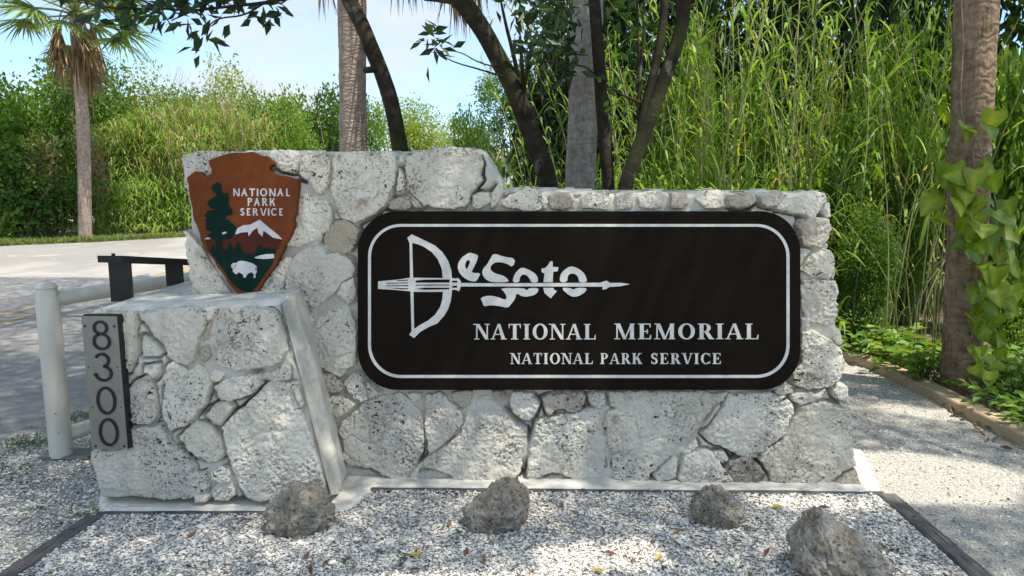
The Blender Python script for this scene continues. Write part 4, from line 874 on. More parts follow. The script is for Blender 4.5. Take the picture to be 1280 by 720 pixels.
def reed_tuft(name, seed, m, n, h, lean=.3, dry=.1):
    """dense tuft of arching grass blades, one mesh"""
    rng = np.random.default_rng(seed); mb = MB()
    P = np.c_[rng.normal(0, .28, (n, 2)), rng.uniform(0, h*.62, n)]; D = rdir(rng, n, 0); D[:, 2] = rng.uniform(.5, 1.6, n); 
    v = np.clip(rng.normal(.5, .2, n)+(rng.random(n) < dry)*.45, 0, 1)
    blades(mb, P, D, rng.uniform(.35, .8, n)*h*.55, rng.uniform(.014, .03, n)*h*.55, rng.uniform(.4, 1.0, n), v, 5); return mb.mesh(name, m)
CROWNS = {}
def crown(kind):
    if kind not in CROWNS:
        s, mt, ncl, nl, L, Wd, cr = {'fine1': (1, 'leaf_bright', 420, 20, .062, .034, .15), 'fine2': (2, 'leaf_mid', 420, 20, .066, .038, .16), 'fine3': (3, 'leaf_yellow', 400, 20, .06, .028, .16),
            'broad1': (4, 'leaf_mid', 300, 18, .105, .06, .2), 'broad2': (5, 'leaf_bright', 300, 18, .11, .062, .2), 'dark1': (6, 'leaf_dark', 340, 20, .085, .045, .2), 'dark2': (7, 'leaf_mid', 380, 18, .07, .042, .17),
            'far1': (8, 'leaf_yellow', 520, 16, .05, .03, .13), 'twiggy': (9, 'dry', 170, 14, .10, .02, .22), 'fine4': (10, 'leaf_bright', 420, 20, .06, .036, .14)}[kind]
        CROWNS[kind] = (crown_mesh('crown', s, M[mt], ncl, nl, L, Wd, cr=cr), stems_mesh('stems', s, M['twig'], 9, 1.15, .75, .03))
    return CROWNS[kind]
def plant(name, kind, px, Y, ytop, wpx, label, cat, group=None, zb=0., rz=None, dy=1.):
    c, st = crown(kind); p = at_y(px, 300, Y); top = at_y(px, ytop, Y)[2]; rx = wpx/FPX*Y/2/.95; H = (top-zb)/1.9
    rng = np.random.default_rng(int(px*7+Y*13)); t = thing(name, label, cat, (p[0], Y, zb), group, rot=(0, 0, rng.uniform(0, 6.28) if rz is None else rz), scale=(rx, rx*dy, H))
    obj('crown', c, t, kind='stuff'); obj('stems', st, t, kind='stuff'); return t

# ---- left bank across the road
for i, (kd, px, Y, yt, w, lab) in enumerate([
    ('broad2', -35, 20.5, 95, 190, 'leafy green bush at the left edge of the view, left of the tall palm'), ('dark2', 42, 22, 62, 150, 'dark leaved bush just left of the tall palm trunk'),
    ('fine2', 130, 24, 72, 150, 'green bush behind and right of the tall palm trunk'), ('broad1', 20, 19.3, 178, 130, 'low bush by the road at the far left'),
    ('fine3', 205, 25, 80, 150, 'yellow green feathery bush rising above the emblem end of the wall'), ('fine3', 275, 25.5, 74, 150, 'yellow green loose bush left of the palm behind the wall'),
    ('fine1', 330, 27, 96, 130, 'bright green bush behind the tall part of the wall'), ('fine1', 165, 22.5, 128, 120, 'bright bush above the drooping reeds across the road'),
    ('fine1', 240, 29, 100, 170, 'dense bright bush at the back of the bank, above the emblem'), ('fine3', 300, 30, 98, 150, 'dense yellow green bush at the back of the bank, left of the brown palm'), ('fine2', 180, 28, 112, 150, 'dense green bush at the back of the bank, right of the tall palm'), ('broad1', 90, 26, 100, 150, 'dense leafy bush at the back of the bank behind the tall palm'),
    ('dark2', 75, 20.3, 205, 120, 'dark shaded bush at the foot of the tall palm')]):
    plant('bush', kd, px, Y, yt, w, lab, 'bush', None, 0)
plant('dry_bush', 'twiggy', 52, 19.9, 165, 85, 'tangle of dry brown twigs and dead leaves left of the tall palm trunk', 'bush')
plant('dry_bush', 'twiggy', 118, 20.6, 130, 45, 'strip of dry brown leaves beside the right side of the tall palm trunk', 'bush')
TREES = [('fine2', 644, 21, 88, 100, 'small green tree with a raised crown above the far lawn, behind the leaning trunk'), ('dark2', 388, 30, 74, 130, 'rounded green tree standing behind the wall left of the brown palm trunk'), ('fine1', 345, 34, 112, 140, 'bright green tree between the bushes and the brown palm trunk'),
    ('fine2', 452, 38, 126, 110, 'green tree between the two nearest trunks behind the tall wall part'), ('far1', 520, 52, 112, 130, 'pale yellow green tree far off in the gap of sky'), ('far1', 572, 60, 140, 90, 'small pale tree farthest off, beside the sky gap'),
    ('dark2', 600, 24, 104, 62, 'dark green tree right of the sky gap'), ('fine1', 688, 17, 90, 84, 'bright green tree behind the leaning dark trunk'), ('fine2', 700, 14, 66, 110, 'green tree behind the grey palm trunk'), ('fine1', 706, 13, 160, 70, 'low bright green bush right of the leaning dark trunk')]
for kd, px, Y, yt, w, lab in TREES:
    zb_ = 1.75 if px == 644 else 0; t = plant('tree', kd, px, Y, yt, w, lab, 'tree', zb=zb_); mb = MB(); tube(mb, spline([(0, 0, -.1-zb_/t.scale[2]), (.05, .02, .6), (0, .05, 1.3)], 8), np.linspace(.09, .03, 8), 7); obj('trunk', mb.mesh('trunk', M['bark_dark']), t)
# drooping reeds along the far road edge
tufts = [reed_tuft('blades', 40+k, M['reed_left'], 260, 1.9, dry=.06) for k in range(4)]
tuftd = [reed_tuft('blades', 60+k, M['dry'], 130, 1.9) for k in range(2)]
rng = np.random.default_rng(8)
for i, (px, Yo, h) in enumerate([(118, 0, 1.4), (135, .2, 1.9), (152, .1, 2.1), (170, .3, 2.3), (188, .2, 2.2), (206, .3, 2.2), (222, .2, 2.4), (240, .4, 2.4), (145, 1., 2.7), (180, 1.1, 2.9), (212, 1.2, 2.9), (60, .1, 1.3), (82, -.1, 1.3), (36, 0, 1.2), (10, -.2, 1.3), (-14, -.1, 1.4), (96, 0, 1.2), (260, .8, 2.8), (290, 1., 3.), (320, 1., 3.)]):
    Y = 18.7+max(0, px)*.0125+Yo+.3; p = at_y(px, 300, Y)
    t = thing('reed_clump', 'drooping green reeds on the bank across the road', 'reeds', (p[0], Y, 0), 'drooping reeds across the road', rot=(0, 0, rng.uniform(0, 6.28)), scale=(h/1.9*1.05, h/1.9*1.05, h/1.9)); obj('blades', tufts[i % 4], t, kind='stuff')
for i, (px, Yo, h) in enumerate([(205, 4.6, 5.3), (230, 4.8, 5.2), (255, 4.9, 5.5), (282, 5, 5.2), (300, 5.1, 5.0), (178, 4.4, 4.6)]):   # tall tawny stalks above the bushes
    Y = 20+Yo; p = at_y(px, 300, Y); t = thing('tawny_reeds', 'tall tawny reed stalks sticking out above the bushes across the road', 'reeds', (p[0], Y, 0), 'tawny stalks above the bushes'); mb = MB(); n = 46
    b = np.c_[rng.normal(0, .35, (n, 2)), np.zeros(n)]
    for q in b: tube(mb, spline([q, q+[rng.normal(0, .1), 0, h*.5], q+[rng.normal(.5, .7), rng.normal(0, .2), h*rng.uniform(.6, 1.0)]], 6), np.linspace(.013, .004, 6), 3, rng.uniform(.5, 1), cap=False)
    obj('stalks', mb.mesh('stalks', M['stalk']), t, kind='stuff'); t2 = obj('blades', (tufts+tuftd)[i % 6], t, kind='stuff'); t2.scale = (1.2, 1.2, h/2.0)
for i, (px, Y, h) in enumerate([(140, 22.0, 3.6), (165, 22.4, 4.1), (192, 22.6, 4.3), (215, 22.8, 4.6), (240, 23.2, 4.7), (262, 23.5, 4.8), (288, 24., 4.8), (312, 24.5, 4.6), (228, 22.2, 3.7), (252, 22.6, 3.9), (30, 21.2, 3.0), (340, 25.5, 4.5), (60, 20.6, 2.4)]):
    p = at_y(px, 300, Y); t = thing('reed_clump', 'tall feathery green reeds high on the bank across the road', 'reeds', (p[0], Y, h*.30), 'feathery reeds high on the bank', rot=(0, 0, i*1.9), scale=(1.25, 1.25, h/2.6)); obj('blades', tufts[i % 4], t, kind='stuff')
    q = obj('blades', tuftd[i % 2], t, kind='stuff', rot=(0, 0, 1.)); q.scale = (.9, .9, 1.04)
# grass at the far road edge
mb = MB(); n = 9000; e = np.array(road_edge); u = rng.uniform(0, len(e)-1.001, n); i0 = u.astype(int); P = e[i0]*(1-(u-i0))[:, None]+e[i0+1]*(u-i0)[:, None]
P = np.c_[P[:, 0]+rng.normal(0, .1, n), P[:, 1]+np.abs(rng.normal(0, .45, n))-.05, np.zeros(n)]; blades(mb, P, np.c_[rng.normal(0, .5, (n, 2)), np.ones(n)], rng.uniform(.10, .3, n), .016, .4, np.clip(rng.normal(.6, .2, n), 0, 1), 3); obj('grass', mb.mesh('grass', M['grass']), kind='stuff')
mb = MB(); n = 14000; P = np.c_[rng.uniform(-1.5, 6, n), rng.uniform(27, 48, n), np.zeros(n)]; P[:, 2] = 1.5*np.clip((P[:, 1]-27)/22, 0, 1)**1.2; blades(mb, P, np.c_[rng.normal(0, .5, (n, 2)), np.ones(n)], rng.uniform(.10, .25, n), .03, .3, np.clip(rng.normal(.75, .2, n), 0, 1), 2); obj('lawn_grass', mb.mesh('lawn_grass', M['grass']), kind='stuff')
# weeds by the barrier post and in the shell bed
def weed(px, py, r, h, n, label, seed):
    p = at_z(px, py); rg = np.random.default_rng(seed); mb = MB(); P = np.c_[rg.normal(0, r*.5, (n, 2)), np.zeros(n)]; P[:, 0] *= 1.5
    blades(mb, P, np.c_[rg.normal(0, .7, (n, 2)), np.ones(n)], rg.uniform(.4, 1.2, n)*h, .006, .5, np.clip(rg.normal(.35, .25, n), 0, 1), 3)
    t = thing('weed', label, 'weed', (p[0], p[1], -.012)); obj('blades', mb.mesh('blades', M['grass']), t, kind='stuff')
weed(40, 553, .14, .07, 170, 'green weed tuft left of the barrier post base', 1); weed(66, 541, .07, .05, 60, 'small weed tuft touching the barrier post', 6); weed(108, 522, .16, .08, 190, 'grass tuft between the barrier post and the plaque', 2); weed(22, 583, .07, .04, 50, 'small weed in the gravel at the far left', 3)
weed(515, 683, .045, .05, 26, 'tiny green weed in the shell bed left of the slanting boulder', 4); weed(108, 640, .05, .08, 22, 'thin dry weed at the left corner of the footing', 5); weed(588, 674, .03, .04, 14, 'tiny weed at the foot of the slanting boulder', 7); weed(3, 596, .06, .04, 40, 'weed cut by the left edge of the view', 8)
# far white house in the gap
p = at_y(612, 200, 46); h = thing('house', 'small white house far away beyond the lawn, seen in the gap beside the wall step', 'house', (p[0], 46, 1.4)); w = 1.3
mb = MB(); box(mb, p[0]-w, p[0]+w, 46, 48, 1.3, 2.75); part('wall', mb, M['building_white'], h)
mb = MB(); mb.add([(p[0]-w-.2, 45.7, 2.7), (p[0]+w+.2, 45.7, 2.7), (p[0]+w+.2, 48.3, 2.7), (p[0]-w-.2, 48.3, 2.7), (p[0]-w-.2, 47, 3.4), (p[0]+w+.2, 47, 3.4)], [(0, 1, 5, 4), (2, 3, 4, 5), (0, 3, 2, 1)]); mb.add([(p[0]-w-.2, 45.7, 2.7), (p[0]-w-.2, 48.3, 2.7), (p[0]-w-.2, 47, 3.4), (p[0]+w+.2, 45.7, 2.7), (p[0]+w+.2, 48.3, 2.7), (p[0]+w+.2, 47, 3.4)], [(0, 2, 1), (3, 4, 5)]); part('roof', mb, M['roof_brown'], h)
mb = MB(); box(mb, p[0]+.5, p[0]+.95, 45.97, 46.05, 1.75, 2.4); part('window', mb, M['black_metal'], h)

# ---- right: cane thicket
def culm(seed, h):
    rg = np.random.default_rng(seed); st = MB(); bl = MB(); b = rg.normal(0, .16, 2)*h
    path = spline([(0, 0, -.05), (b[0]*.1, b[1]*.1, h*.4), (b[0]*.4, b[1]*.4, h*.75), (b[0], b[1], h)], 16); tube(st, path, np.linspace(.0095, .004, 16), 5, np.repeat(rg.uniform(.2, .8), 16*5), cap=False)
    n = int(h*6); zt = np.linspace(.22, 1, n)**.9; idx = zt*15; i0 = np.minimum(idx.astype(int), 14); P = path[i0]+(path[i0+1]-path[i0])*(idx-i0)[:, None]
    a = rg.uniform(0, 6.28)+np.arange(n)*math.pi+rg.normal(0, .5, n); D = np.c_[np.cos(a)*.6, np.sin(a)*.6, rg.uniform(.5, 1.3, n)]
    L = rg.uniform(.32, .62, n)*(1-.25*(zt > .9)); v = np.clip(rg.normal(.48, .2, n)+.45*(zt < .42)*(rg.random(n) < .6), 0, 1)
    blades(bl, P, D, L, rg.uniform(.016, .030, n), rg.uniform(.25, 1.0, n), v, 6); return st.mesh('culm', M['stalk']), bl.mesh('leaf_blades', M['reed'])
CUL = [culm(300+k, h) for k, h in enumerate((2.2, 2.7, 3.0, 3.3, 3.6, 3.9, 4.3, 2.9))]
rng = np.random.default_rng(21); cnt = 0
spots = [(850, 8.2), (880, 7.4), (905, 8.4), (930, 7.2), (950, 8.0), (975, 7.4), (1000, 8.6), (1010, 7.0), (1040, 7.6), (1065, 8.4), (1085, 7.2), (1110, 7.9), (1135, 8.6), (1150, 7.4), (800, 9.4), (830, 8.8), (770, 9.8), (740, 10.4), (862, 7.0), (920, 9.2), (985, 9.4), (1050, 9.2), (1120, 9.4), (715, 11.), (672, 12.), (664, 11.), (895, 6.7)]
for px, Y in spots:
    p = at_y(px, 300, Y); t = thing('cane_clump', 'tall green cane clump in the thicket behind the wall', 'cane', (p[0], Y, 0), 'tall canes behind the wall'); small = px < 680
    for k in range(8 if px < 880 else 5):
        st, bl = CUL[rng.integers(0, 8)]; s = rng.uniform(.85, 1.15)*(.62 if small else 1); rz = rng.uniform(0, 6.28); l = (rng.normal(0, .22), rng.normal(0, .22), 0)
        c = obj('culm', st, t, l, (rng.normal(0, .12), rng.normal(0, .12), rz), s); obj('leaf_blades', bl, c, kind='stuff'); cnt += 1
rt = [reed_tuft('blades', 140+k, M['reed'], 210, 2.4, dry=.08) for k in range(3)]
for i, (px, Y, s) in enumerate([(842, 7.2, .95), (868, 6.6, .85), (893, 7.6, 1.05), (920, 6.7, .9), (948, 7.5, 1.), (972, 6.8, .8), (1000, 7.8, 1.), (1035, 7.3, .8), (800, 8.4, 1.), (770, 8.8, 1.05), (905, 8.8, 1.35), (960, 8.9, 1.4), (1075, 8., 1.1), (1120, 8.6, 1.2)]):
    p = at_y(px, 300, Y); t = thing('grass_clump', 'arching fine green grass clump between the canes behind the wall', 'grass', (p[0], Y, 0), 'arching grass among the canes', rot=(0, 0, i*2.1), scale=s); obj('blades', rt[i % 3], t, kind='stuff')
# bare dead stalks in the dark gap near the palm
t = thing('dead_canes', 'bare tan dead cane stalks standing in the dark gap left of the vine covered palm', 'cane', (at_y(1080, 300, 7.2)[0], 7.2, 0)); mb = MB()
for k in range(70):
    px = rng.uniform(890, 1190); Y = rng.uniform(6.9, 9); q = at_y(px, 300, Y); q[2] = 0; hh = rng.uniform(1.2, 3.4); tube(mb, spline([q, q+[rng.normal(0, .06), 0, hh*.5], q+[rng.normal(0, .3), rng.normal(0, .2), hh]], 7), np.linspace(.008, .004, 7), 4, rng.uniform(.3, 1), cap=False)
for k in range(22):
    px = rng.uniform(1105, 1188); q = at_y(px, 300, rng.uniform(6.2, 7.0)); q[2] = 0; hh = rng.uniform(.8, 2.1); tube(mb, spline([q, q+[rng.normal(0, .10), 0, hh*.5], q+[rng.normal(0, .3), rng.normal(0, .2), hh]], 7), np.linspace(.007, .003, 7), 4, rng.uniform(.1, .7), cap=False)
part('stalks', mb, M['stalk'], t, kind='stuff')
for i, (kd, px, Y, yt, w, lab) in enumerate([
    ('dark1', 760, 12.5, -60, 260, 'dark bush deep behind the forked trunk'), ('dark1', 900, 11, -120, 260, 'dark bush deep behind the left part of the canes'), ('dark1', 1030, 10.5, -160, 280, 'dark bush deep behind the middle of the canes'), ('dark1', 1160, 10, -160, 260, 'dark bush deep behind the vine covered palm'),  # shaded depth put into the colour: these bushes take the darkest leaves
    ('broad1', 1290, 9, -120, 240, 'leafy bush behind the right side of the vine covered palm'), ('broad2', 1262, 7.2, -20, 120, 'bright leafy shrub at the right edge, upper part beside the palm'), ('fine2', 1082, 6.8, 262, 110, 'small leaved shrub just right of the wall end'),
    ('broad2', 1268, 6.2, 330, 90, 'low bright shrub right of the palm trunk'), ('dark2', 860, 9.6, 60, 200, 'green bush among the canes right of the forked trunk'), ('fine3', 990, 10.4, -40, 150, 'light green bush high among the canes'), ('fine4', 820, 11.5, -40, 160, 'light bush behind the forked trunk'), ('broad2', 1170, 8.6, -60, 130, 'bright bush above and left of the palm'), ('dark2', 1110, 8.8, 190, 150, 'shaded bush at the foot of the canes'), ('fine3', 880, 7.9, 90, 60, 'yellow green leafy bush among the canes above the middle right of the board'), ('broad2', 935, 8.6, 0, 90, 'tall bright broad leaved bush among the canes'), ('fine3', 1025, 8.3, 50, 80, 'loose yellow green bush above the right end of the board'), ('fine1', 1100, 8.2, -20, 90, 'bright bush high between the canes and the palm'), ('fine1', 845, 9.0, -10, 100, 'bright bush rising behind the right fork of the forked trunk'), ('fine4', 1140, 7.8, 60, 90, 'airy bright bush hanging left of the upper palm trunk'), ('broad1', 1060, 7.4, 150, 90, 'leafy bush among the canes above the wall end'), ('broad2', 985, 6.2, 205, 40, 'small bright leafy shoot peeking over the wall top')]):
    plant('bush', kd, px, Y, yt, w, lab, 'bush')
# ground plants beside the path and around the palm
gm = []
for k in range(3):
    rg = np.random.default_rng(70+k); mb = MB(); n = 46; a = rg.uniform(0, 6.28, n); r = rg.uniform(.02, .22, n); P = np.c_[r*np.cos(a), r*np.sin(a), rg.uniform(.05, .24, n)]
    leaves(mb, P, np.c_[np.cos(a), np.sin(a), rg.uniform(-.3, .5, n)], np.c_[rg.normal(0, .3, (n, 2)), np.ones(n)], rg.uniform(.07, .13, n), rg.uniform(.04, .075, n), np.clip(rg.normal(.55, .25, n), 0, 1), .12, .15)
    for q in P[::2]: tube(mb, [(q[0]*.3, q[1]*.3, 0), tuple(q)], .003, 3, .3, cap=False)
    gm.append(mb.mesh('foliage', M['leaf_bright']))
for i, (px, py) in enumerate([(1066, 440), (1080, 446), (1095, 452), (1112, 456), (1128, 462), (1140, 470), (1120, 445), (1145, 452), (1160, 474), (1165, 455), (1100, 440), (1080, 436), (1150, 484), (1235, 486), (1250, 492), (1262, 480), (1272, 500), (1280, 515), (1255, 465), (1240, 470), (1275, 470), (1290, 490), (1282, 540), (1216, 520), (1060, 432), (1245, 455)]):
    p = at_z(px, py); p[0] = max(p[0], 3.12) if py > 460 else p[0]
    t = thing('ground_plant', 'low bright leafy ground plant between the tan edging and the thicket', 'plant', (p[0], p[1], -.01), 'ground plants beside the path', rot=(0, 0, i*1.7), scale=rng.uniform(.75, 1.25)); obj('foliage', gm[i % 3], t)

# ================================================================== PALMS
def frond_mesh(seed, m, L=.8, pet=.9, dead=False):
    rg = np.random.default_rng(seed); mb = MB(); n = 34
    if not dead:
        tube(mb, spline([(0, 0, 0), (pet*.5, 0, .04), (pet, 0, 0)], 8), np.linspace(.022, .012, 8), 5, .7, cap=False)
        a = np.linspace(-1.75, 1.75, n)+rg.normal(0, .03, n); D = np.c_[np.cos(a), np.sin(a), rg.normal(.04, .05, n)-.12*np.abs(np.sin(a))]; P = np.tile([pet, 0, 0.], (n, 1))-D*.0; P[:, 0] += -.05
        blades(mb, P, D, L*(1.05-.28*np.abs(a)/1.75)*rg.uniform(.93, 1.05, n), .052*L/.8, rg.uniform(.12, .42, n), np.clip(rg.normal(.5, .16, n), 0, 1), 5)
    else:
        tube(mb, spline([(0, 0, 0), (.16, 0, -.12), (.2, 0, -.5)], 8), .014, 4, .4, cap=False); n = 30
        P = np.c_[.2+rg.normal(0, .03, n), rg.normal(0, .03, n), -.45+rg.normal(0, .06, n)]; D = np.c_[rg.normal(.08, .18, (n, 1)), rg.normal(0, .18, (n, 1)), -np.ones((n, 1))]
        blades(mb, P, D, rg.uniform(.5, 1.05, n)*L*1.2, .035, 0., np.clip(rg.normal(.5, .25, n), 0, 1), 4)
    return mb.mesh('dead_frond' if dead else 'frond', m)
FR = [frond_mesh(k, M['palm_leaf']) for k in range(3)]; DF = [frond_mesh(10+k, M['dry'], dead=True) for k in range(3)]
def palm(label, base, topc, r0, r1, m, ngreen, ndead, seed, fs=1., deadz=(-.5, .15), rough=.07, low=-.5, bend=0., hi=1.1):
    rg = np.random.default_rng(seed); base = np.array(base, float); topc = np.array(topc, float); t = thing('palm_tree', label, 'palm', base); n = 90
    pth = spline([base-[0, 0, .1], base*.5+topc*.5+[bend, 0, 0], topc], n); s = np.linspace(0, 1, n); rr = r0+(r1-r0)*s+.10*r0*np.exp(-s*14)
    rr = rr*(1+.010*np.sin(s*n*1.9)+.012*rg.normal(size=n)); mb = MB(); tube(mb, pth, rr, 32, rough=rough, seed=seed); part('trunk', mb, m, t, True); c = topc-base
    for k in range(ngreen):
        az = k*2.4+rg.normal(0, .2)
        if base[0] > 2 and -1.6 < (az+math.pi) % (2*math.pi)-math.pi < .35: az += 2.4
        el = low+(hi-low)*(k/ max(1, ngreen-1))**.9+rg.normal(0, .08); obj('frond', FR[k % 3], t, c+[0, 0, .25*k/ngreen], (rg.normal(0, .25), -el, az), fs*rg.uniform(.9, 1.1))
    for k in range(ndead):
        az = k*2.4+rg.normal(0, .3); obj('dead_frond', DF[k % 3], t, c+np.array([math.cos(az)*r1*.7, math.sin(az)*r1*.7, rg.uniform(*deadz)]), (rg.normal(0, .15), rg.normal(0, .12), az), fs*rg.uniform(.8, 1.15))
    return t
b = at_z(105, 288); b[1] = 19.0; b[0] = at_y(105, 288, 19.0)[0]; tp = at_y(94, 22, 19.0)
palm('tall brown trunked palm with a skirt of dead fronds across the road', (b[0], 19.0, 0), tp, .155, .14, M['bark_palm'], 27, 17, 3, 1.35, (-.35, .35), .05, -.45, .1)
b = at_y(441, 300, 8.4); tp = at_y(441, -70, 8.4)
p2 = palm('brown textured palm trunk behind the tall part of the wall', (b[0], 8.4, 0), (tp[0], 8.4, tp[2]+.75), .150, .150, M['bark_palm'], 12, 0, 5, 1.1, rough=.10, low=.15)
for px, yb in ((575, 40), (584, 30), (566, 34), (590, 18), (402, 8), (410, 4), (515, 8), (498, 2), (530, 0), (620, 4)):
    q = at_y(px, yb, 8.3+rng.uniform(-.2, .2)); s = 1.0; l = np.array(q)-np.array(p2.location)+[-.2*s, 0, 1.25*s]; obj('dead_frond', DF[px % 3], p2, l, (0, 0, rng.normal(0, .2)), s)
b = at_y(721, 300, 7.0); tp = at_y(737, -20, 7.0)
palm('grey palm trunk standing behind the middle of the wall', (b[0]-.02, 7.0, 0), (b[0]+(tp[0]-b[0])*1.7, 7.0, 5.4), .150, .132, M['bark_palm_grey'], 11, 3, 7, 1., rough=.06, low=.1)
b = at_z(1201, 488); tp = at_y(1219, -10, b[1]+.02)
vp = palm('thick brown palm trunk wrapped in a heart leaved vine beside the path', (b[0], b[1], 0), (b[0]+(tp[0]-b[0])*5.6/tp[2], b[1], 5.6), 0.122, .146, M['bark_palm_brown'], 8, 3, 9, 1.1, rough=.06, low=.1)

# ---- vine with heart shaped leaves on that palm
def heart(seed):
    rg = np.random.default_rng(seed); n = 9; t = np.linspace(0, 1, n); half = np.array([.0, .30, .46, .52, .50, .43, .32, .17, 0.]); y = np.array([-.02, -.13, -.10, .06, .22, .40, .60, .80, 1.0])
    V = []; vv = []
    for k in range(n):
        mid = np.array([0, max(0., y[k]), 0.]); ben = -.24*mid[1]**2
        for sgn in (-1, -.5, 0, .5, 1):
            x = half[k]*sgn; yy = mid[1] if sgn == 0 else mid[1]+(y[k]-mid[1])*abs(sgn); V.append((x, yy, ben+.16*abs(x)**1.2+.03*(k % 2)*abs(sgn)+rg.normal(0, .012))); vv.append(.30 if sgn == 0 else -.10+.16*(k % 2)*(abs(sgn) == .5))
    mb = MB(); k = (np.arange(n-1)[:, None]*5+np.arange(4)[None]).ravel(); mb.add(V, np.stack([k, k+1, k+6, k+5], 1), np.clip(rg.uniform(.2, .75)+np.array(vv), 0, 1)); return mb.mesh('leaf', M['vine_leaf'], True)
HM = [heart(k) for k in range(9)]
vine = thing('vine', 'climbing vine with large heart shaped yellow green leaves on the thick palm trunk', 'vine', (b[0], b[1]-.16, 0))
rng = np.random.default_rng(77)
VL = [(1185,150,30),(1175,140,24),(1220,170,38),(1247,172,44),(1175,178,30),(1162,200,40),(1172,222,42),(1188,222,46),(1198,238,40),(1217,232,46),(1232,228,44),(1252,236,46),(1167,262,42),(1175,276,36),(1196,262,36),(1222,262,40),(1241,262,46),(1215,284,52),(1257,286,58),(1240,300,56),(1210,312,34),(1227,326,50),(1260,322,42),(1237,346,44),(1257,350,48),(1272,342,44),(1255,374,52),(1276,372,40),(1247,392,32),(1240,402,40),(1238,408,34),(1242,424,44),(1257,430,36),(1236,446,34),(1246,456,30),(1270,392,36),(1250,412,36),(1262,404,34),(1228,300,44),(1206,248,36),(1266,300,44),(1158,128,20),(1150,118,18),(1180,112,22),(1272,262,34),(1234,372,36),(1264,448,34),(1232,468,30),(1250,476,32)]
VL += [(px+rng.normal(0, 12), py+rng.normal(4, 12), s*rng.uniform(.6, .95)) for px, py, s in VL[::1] if rng.random() < .8]
for px, py, s in VL:
    px = px-14 if px > 1215 else px; q = at_y(px, py-s*.35, b[1]-.20-rng.uniform(0, .14)-(.05 if abs(px-1215) < 28 else -.05)); sc = s/FPX*q[1]*.66
    obj('leaf', HM[rng.integers(0, 9)], vine, q-np.array(vine.location), (R(-62)+rng.normal(0, .42), rng.normal(0, .5), R(180)+rng.normal(0, .5)+(.4 if px < 1185 else 0)), sc)
for pts in ([(1222, 470), (1214, 400), (1228, 330), (1212, 260), (1220, 190), (1198, 140), (1205, 60), (1200, -20)], [(1240, 480), (1250, 420), (1246, 350), (1252, 280), (1232, 200), (1215, 165)], [(1214, 250), (1185, 215), (1178, 160), (1150, 115), (1140, 60)]):
    mb = MB(); tube(mb, spline([at_y(x, y, b[1]-.17-.03*math.sin(y*.05)) for x, y in pts], 30), np.linspace(.007, .004, 30), 5); part('stem', mb, M['twig'], vine)

# ================================================================== SHADE TREES behind the wall
def trunkpts(pts, Y, dY=0.): return [at_y(x, y, Y+dY*(237-y)/237) for x, y in pts]
def stree(label, base_px, pts, Y, r0, r1, extra=None, seed=0, dY=0., twigs=()):
    P = trunkpts(pts, Y, dY); g0 = np.array([P[0][0]+(P[0][0]-P[1][0])*1.2, Y, -.1]); t = thing('shade_tree', label, 'tree', (g0[0], Y, 0))
    last = P[-1]; d = (P[-1]-P[-2]); d /= np.linalg.norm(d); path = [g0]+P+([last+d*1.0, last+d*2.0+np.array([0, -.3, .3])] if extra is None else [np.array(e) for e in extra])
    sp = spline(path, 70); mb = MB(); tube(mb, sp, np.linspace(r0, r1, 70), 14, rough=.14, seed=seed); part('trunk', mb, M['bark_dark'], t, True)
    for tw, ra, rb in twigs:
        mb = MB(); tube(mb, spline([np.array(q) for q in tw], 24), np.linspace(ra, rb, 24), 7, rough=.1, seed=seed); part('limb', mb, M['bark_dark'], t, True)
    return t
T1 = stree('dark curved slender trunk crossing the brown palm behind the tall wall part', 0, [(503, 200), (492, 140), (480, 98), (468, 70), (452, 30), (436, 0), (425, -30)], 7.2, .084, .062, None, 1, twigs=[([at_y(474, 86, 7.2), at_y(464, 87, 7.15), at_y(456, 88, 7.1)], .035, .028)])
T2 = stree('dark leaning trunk rising to the left behind the wall step', 0, [(690, 240), (668, 175), (642, 110), (618, 62), (596, 26), (575, -2), (545, -22)], 6.6, .088, .07, None, 2, twigs=[([at_y(648, 96, 6.6), at_y(640, 60, 6.5), at_y(632, 30, 6.4), at_y(622, -20, 6.3)], .022, .008), ([at_y(655, 118, 6.6), at_y(652, 70, 6.45), at_y(650, 45, 6.4)], .024, .012), ([at_y(640, 100, 6.6), at_y(605, 88, 6.4), at_y(560, 76, 6.3), at_y(545, 60, 6.2)], .010, .004), ([at_y(632, 85, 6.6), at_y(600, 80, 6.3), at_y(572, 62, 6.2), at_y(540, 66, 6.1)], .008, .003), ([at_y(590, 8, 6.6), at_y(556, 0, 6.6), at_y(530, -2, 6.6)], .03, .02), ([at_y(662, 80, 6.6), at_y(690, 75, 6.2), at_y(715, 98, 6.0)], .012, .005), ([at_y(655, 118, 6.6), at_y(662, 60, 6.3), at_y(690, 30, 6.2), at_y(712, -10, 6.1)], .014, .006)])
T3 = stree('thin dark trunk close to the right side of the grey palm', 0, [(762, 245), (756, 180), (750, 100), (746, 40), (742, -10)], 6.4, .056, .044, None, 3, twigs=[([at_y(750, 100, 6.4), at_y(730, 80, 6.2), at_y(700, 84, 6.1), at_y(690, 100, 6.0)], .010, .003)])
T4 = stree('dark forked trunk leaning right behind the wall', 0, [(776, 246), (795, 195), (815, 142), (835, 85), (850, 45), (858, -5)], 6.2, .064, .046, None, 4, twigs=[(trunkpts([(800, 180), (805, 140), (818, 90), (828, 40), (832, -20)], 6.22), .042, .032), (trunkpts([(798, 170), (800, 120), (798, 60), (795, -20)], 6.3), .016, .010), (trunkpts([(797, 150), (800, 90), (806, 40), (803, -20)], 6.25), .014, .009), (trunkpts([(800, 128), (775, 118), (762, 108)], 6.2), .014, .008), (trunkpts([(838, 80), (850, 30), (846, -20)], 6.2), .032, .024)])
